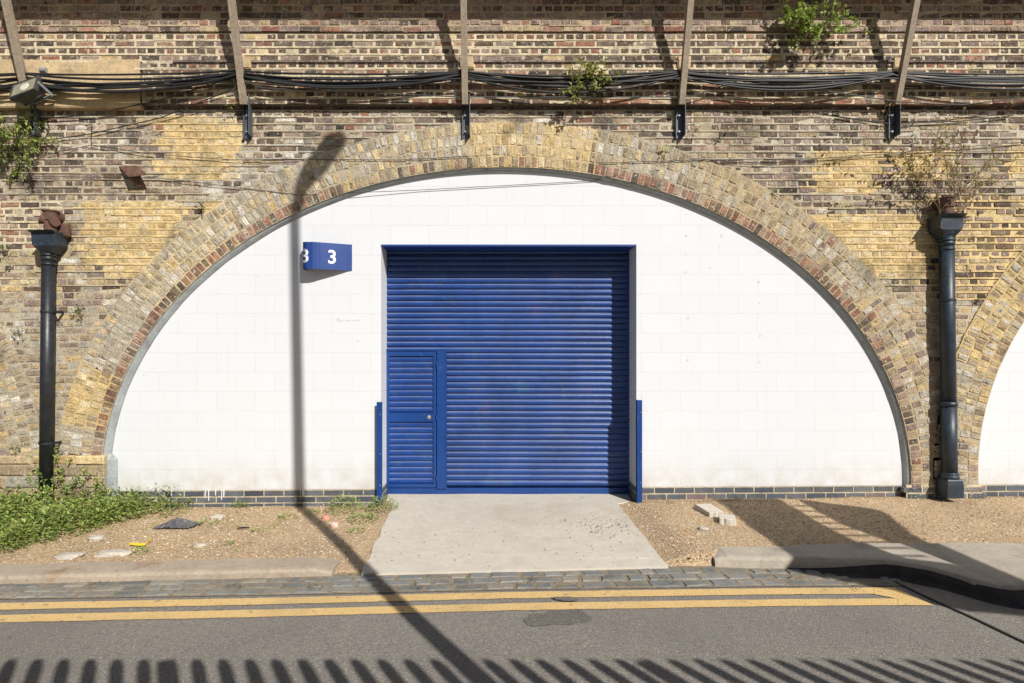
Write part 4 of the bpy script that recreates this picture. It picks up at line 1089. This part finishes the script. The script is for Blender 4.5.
# ------------------------------------------------------------------ litter and stones
def rock(px, py, sx, sy, sz, label, m=M_rub, name='stone', h=1.73, rot=0, cat='stone'):
    X, Y = gp(px, py, h); bm = bmesh.new(); bmesh.ops.create_icosphere(bm, subdivisions=3, radius=1)
    for v in bm.verts:
        n = 1+noise.noise(v.co*1.6+Vector((px, py, 0)))*.35
        q = Vector((math.copysign(abs(v.co.x)**.7, v.co.x), math.copysign(abs(v.co.y)**.7, v.co.y), math.copysign(abs(v.co.z)**.6, v.co.z)))*n
        v.co = Vector((q.x*sx, q.y*sy, q.z*sz))
    me = bpy.data.meshes.new(name); bm.to_mesh(me); bm.free(); me.materials.append(m)
    o = bpy.data.objects.new(name, me); C.objects.link(o); o.location = (X, Y, verge_z(X, Y)+sz*.4); o.rotation_euler = (0, 0, rot)
    return tag(o, label, cat)
rock(70, 556, .11, .07, .022, 'pale flat stone in front of the weeds, behind the left kerb')
rock(113, 554, .13, .06, .024, 'wider pale flat stone to the right of the first one behind the kerb')
rock(97, 539, .07, .05, .03, 'small pale stone at the edge of the weeds')
rock(201, 545, .06, .03, .02, 'small light stone in the gravel behind the left kerb')
rock(217, 518, .06, .05, .03, 'white stone beside the grey plastic sheet')
rock(326, 519, .04, .04, .03, 'pink stone in the lamp post shadow', mat('pink_stone', (.60,.25,.19), .9, vary=.2))
rock(334, 526, .045, .035, .03, 'second smaller pale pink stone just below the pink one', mat('pale_pink', (.62,.45,.38), .9, vary=.2))
rock(704, 534, .05, .04, .015, 'flat pale stone in the gravel right of the driveway')
def slab(cx, cy, L, W, H, rot, label, name='broken_slab', m=M_conc):
    T = Matrix.Translation((cx, cy, verge_z(cx, cy)+H*.5))@Matrix.Rotation(rot, 4, 'Z')@Matrix.Rotation(R(3), 4, 'X')
    mb = MB(); secs = []
    for k in range(7):
        x = lerp(-L/2, L/2, k/6); j = lambda: U(-.012,.012)
        secs.append([T@Vector((x+j(), -W/2+j(), -H)), T@Vector((x+j(), -W/2+j(), H*.5)), T@Vector((x+j(), W/2+j(), H*.5)), T@Vector((x+j(), W/2+j(), -H))])
    mb.loft(secs); return tag(mb.build(name, m, recalc=True, bevel=.006), label, 'slab')
X, Y = gp(709, 512, 1.66); slab(X, Y, .17, .30, .05, R(8), 'small broken concrete slab lying by the plinth at the shadow edge')
X, Y = gp(727, 520, 1.66); slab(X, Y, .16, .16, .06, R(-20), 'broken lump of concrete in front of the small slab', 'concrete_lump')
# grey crumpled plastic sheet
mb = MB(); X0, Y0 = gp(179, 525, 1.72); ids = {}
for i in range(19):
    for j in range(11):
        u, v = i/18-.5, j/10-.5; x = X0+u*.36+v*.06; y = Y0+v*.2
        z = verge_z(x, y)+.012+.075*math.exp(-((u*1.6)**2+(v*2)**2)*3)*(1+.5*noise.noise((u*7, v*7, 2)))+abs(noise.noise((u*10, v*6, 4)))*.03
        ids[i,j] = mb.vert((x+noise.noise((u*5,v*5,1))*.02, y, z))
for i in range(18):
    for j in range(10): mb.face((ids[i,j], ids[i+1,j], ids[i+1,j+1], ids[i,j+1]))
o = tag(mb.build('plastic_sheet', mat('grey_plastic', (.085,.085,.09), .55, vary=.2, vscale=20)), 'crumpled dark grey plastic sheet lying at the edge of the weeds', 'sheet')
sd = o.modifiers.new('th', 'SOLIDIFY'); sd.thickness = .004
# yellow strap
mb = MB(); P_ = [gp(130,545,1.73), gp(138,546,1.73), gp(146,546,1.73), gp(150,543,1.73), gp(149,540,1.73)]
for (a, b), (c, d) in zip(P_, P_[1:]):
    za = verge_z(a, b)+.018; zc = verge_z(c, d)+.018
    mb.loft([[(a, b-.014, za), (a, b+.014, za+.01), (a, b+.014, za+.014), (a, b-.014, za+.004)], [(c, d-.014, zc), (c, d+.014, zc+.01), (c, d+.014, zc+.014), (c, d-.014, zc+.004)]])
tag(mb.build('plastic_strap', mat('yellow_plastic', (.75,.55,.03), .4), recalc=True), 'bent yellow plastic strap lying on the gravel near the weeds', 'strap')
X, Y = gp(243, 529, 1.73); mb = MB(); mb.tube([(X-.05, Y-.01, verge_z(X,Y)+.02), (X, Y, verge_z(X,Y)+.025), (X+.06, Y+.012, verge_z(X,Y)+.02)], [.006,.009,.006], 6)
tag(mb.build('black_stick', M_cable), 'short black stick on the gravel right of the plastic sheet', 'stick')

mb = MB()
for k in range(300):
    if k < 170: X = random.gauss(1.12, .22); Y = random.gauss(-.85, .16)
    else: X = U(-1.1, 1.35); Y = U(-1.8, .2)
    if not -1.12 < X < 1.40: continue
    a = U(0, 6.28); L_ = U(.006,.017); g = U(.6,1.3); c = random.choice([(.20,.11,.06),(.14,.09,.05),(.26,.16,.09)])
    leaf(mb, Vector((X, Y, slab_z(Y)+.006)), Vector((math.cos(a), math.sin(a), U(0,.3))), Vector((0,0,1)), L_*1.4, L_, tuple(q*g for q in c))
tag(mb.build('leaf_litter', M_stem), 'crumbs of dry brown leaf litter scattered on the concrete driveway', 'litter', kind='stuff')
M_mark = mat('filler', (.57,.57,.57), .8, vary=.2, vscale=30)
for px, py, r_ in ((686,214,.012),(686,236,.016),(686,254,.016),(686,272,.018),(688,318,.016),(688,360,.02),(759,205,.012),(760,234,.016),(760,252,.014),(759,282,.016),(760,303,.016),(760,336,.016),(760,362,.016),
                   (722,236,.02),(719,246,.012),(710,268,.012),(339,320,.022),(359,320,.014),(358,341,.012),(258,276,.014),(144,375,.012)):
    x, z = un(px, py); mb = MB(); c = mb.vert((x, -.003, z)); rg = []
    for k in range(14):
        a = k/14*6.283; q = r_*(1+noise.noise((math.cos(a), math.sin(a), px))*.5); rg.append(mb.vert((x+q*math.cos(a), -.0012, z+q*math.sin(a))))
    for k in range(14): mb.face((c, rg[k], rg[(k+1) % 14]))
    mb.build('filled_hole', M_mark, main_w)
mb = MB(); x0, z0 = un(340, 320.5); x1, _ = un(358, 320.5); mb.box((x0, -.0016, z0-.004), (x1, .0, z0+.004)); mb.build('scuff_mark', M_mark, main_w)
for px, ln in ((206,.10),(209,.13),(216,.07),(222,.12),(224,.09),(301,.12),(303,.08),(172,.07)):
    x, _ = un(px, 0); zt_ = pl_top(x)+.01; mb = MB(); w_ = U(.0025,.005)
    mb.loft([[(x-w_, -.0125, zt_), (x+w_, -.0125, zt_), (x+w_, -.002, zt_), (x-w_, -.002, zt_)], [(x-w_*.6+U(-.003,.003), -.0125, zt_-ln), (x+w_*.6, -.0125, zt_-ln), (x+w_*.6, -.002, zt_-ln), (x-w_*.6, -.002, zt_-ln)]])
    mb.build('paint_drip', M_num, main_w)

# ------------------------------------------------------------------ behind the camera: what throws the shadows
YF = -7.35; fence_H = .85*(-3.30-YF)
fw_ = thing('palisade_fence', (0, YF, 0), 'steel palisade fence on a low wall across the road', 'fence')
mb = MB(); mb.box((-16, YF-.12, -.2), (16, YF+.12, 1.0)); mb.build('base_wall', M_mortar, fw_)
mb = MB()
for z in (1.3, fence_H-.45): mb.box((-16, YF-.03, z), (16, YF-.006, z+.045))
mb.build('rail', M_galv, fw_)
sx0 = (141-VX)*(1.8)/(662-VY)+.6*(-3.30-YF)
pal_ = MB(); stf = MB()
def pale(mbx, x, wd, top):
    z1 = RZ+top
    mbx.loft([[(x-wd/2, YF, 1.0), (x+wd/2, YF, 1.0), (x+wd/2, YF+.012, 1.0), (x-wd/2, YF+.012, 1.0)],
              [(x-wd/2, YF, z1-.07), (x+wd/2, YF, z1-.07), (x+wd/2, YF+.012, z1-.07), (x-wd/2, YF+.012, z1-.07)],
              [(x-.024, YF, z1), (x+.024, YF, z1), (x+.024, YF+.012, z1), (x-.024, YF+.012, z1)]])
proto_p = None
for k in range(-32, 42):
    x = sx0+k*.1555
    if (k-1) % 18 == 0:
        m2 = MB(); m2.box((x-.045, YF-.06, 1.0), (x+.045, YF-.031, RZ+fence_H+.02)); m2.build('post', M_galv, fw_)
    if proto_p is None:
        m2 = MB(); pale(m2, 0, .080, fence_H); proto_p = m2.build('pale', M_galv, fw_, recalc=True); o = proto_p; x_first = x
    else:
        o = proto_p.copy(); C.objects.link(o)
    o.location.x = x
lp = thing('street_lamp', (2.58, -7.75, 0), 'tall galvanised street lamp behind the fence across the road', 'street lamp')
lx = lambda z: 2.53-.018*z
ztop = 9.95
mb = MB(); mb.tube([(lx(0), -7.75, 0), (lx(2), -7.75, 2), (lx(2.05), -7.75, 2.05), (lx(ztop), -7.75, ztop)], [.09,.09,.068,.052], 20); mb.build('column', M_galv, lp, smooth=True)
mb = MB(); mb.tube([(lx(ztop), -7.75, ztop-.05), (lx(ztop), -7.68, ztop+.08), (lx(ztop), -7.6, ztop+.13), (lx(ztop), -7.5, ztop+.13)], .065, 12); mb.build('arm', M_galv, lp)
mb = MB(); x = lx(ztop); el = lambda y, w_, h: [(x+w_*math.cos(k/12*6.283), y, ztop+.13+h*math.sin(k/12*6.283)) for k in range(12)]
mb.loft([el(-7.66,.08,.06), el(-7.5,.13,.10), el(-7.2,.15,.11), el(-6.98,.13,.08), el(-6.9,.05,.04)]); mb.build('lantern', M_galv, lp, smooth=True, recalc=True)
# added unseen plates, outlined to cast the ground shadow at the right
HP = 4.2; sx_, sy_ = .6/.85*HP, -HP/.85
pf = thing('shadow_caster', (7.4, -8.3, 0), 'added unseen steel plates shaped to cast the shadow on the right pavement', 'shadow caster')
def plate(name, pts):
    mb = MB(); mb.loft([[(a+sx_, b+sy_, HP) for a, b in pts], [(a+sx_, b+sy_, HP+.05) for a, b in pts]]); mb.build(name, M_galv, pf, recalc=True)
plate('left_caster', [(2.46,.03),(3.17,.03),(3.20,-.9),(3.24,-1.62),(3.32,-1.90),(3.65,-2.05),(3.5,-2.74),(3.36,-2.72),(3.20,-2.58),(3.08,-2.34),(2.82,-2.18),(2.50,-1.97),(2.50,-1.2)])
plate('right_caster', [(3.40,.03),(3.62,-.10),(4.02,-.40),(3.98,-.72),(3.87,-1.17),(3.86,-1.94),(3.86,-2.45),(4.9,-2.95),(4.7,-3.1),(3.5,-2.74),(3.65,-2.05),(3.58,-1.7),(3.50,-1.2),(3.42,-.7)])
mb = MB()
for k in range(9): y = -.22-k*.2; mb.box((3.15+sx_, y+sy_, HP), (3.52+sx_, y+sy_+.022, HP+.022))
mb.build('caster_bars', M_galv, pf)
mb = MB(); mb.tube([(7.4,-8.3,0), (7.4,-8.3,HP)], .12, 16); mb.build('caster_mast', M_galv, pf)
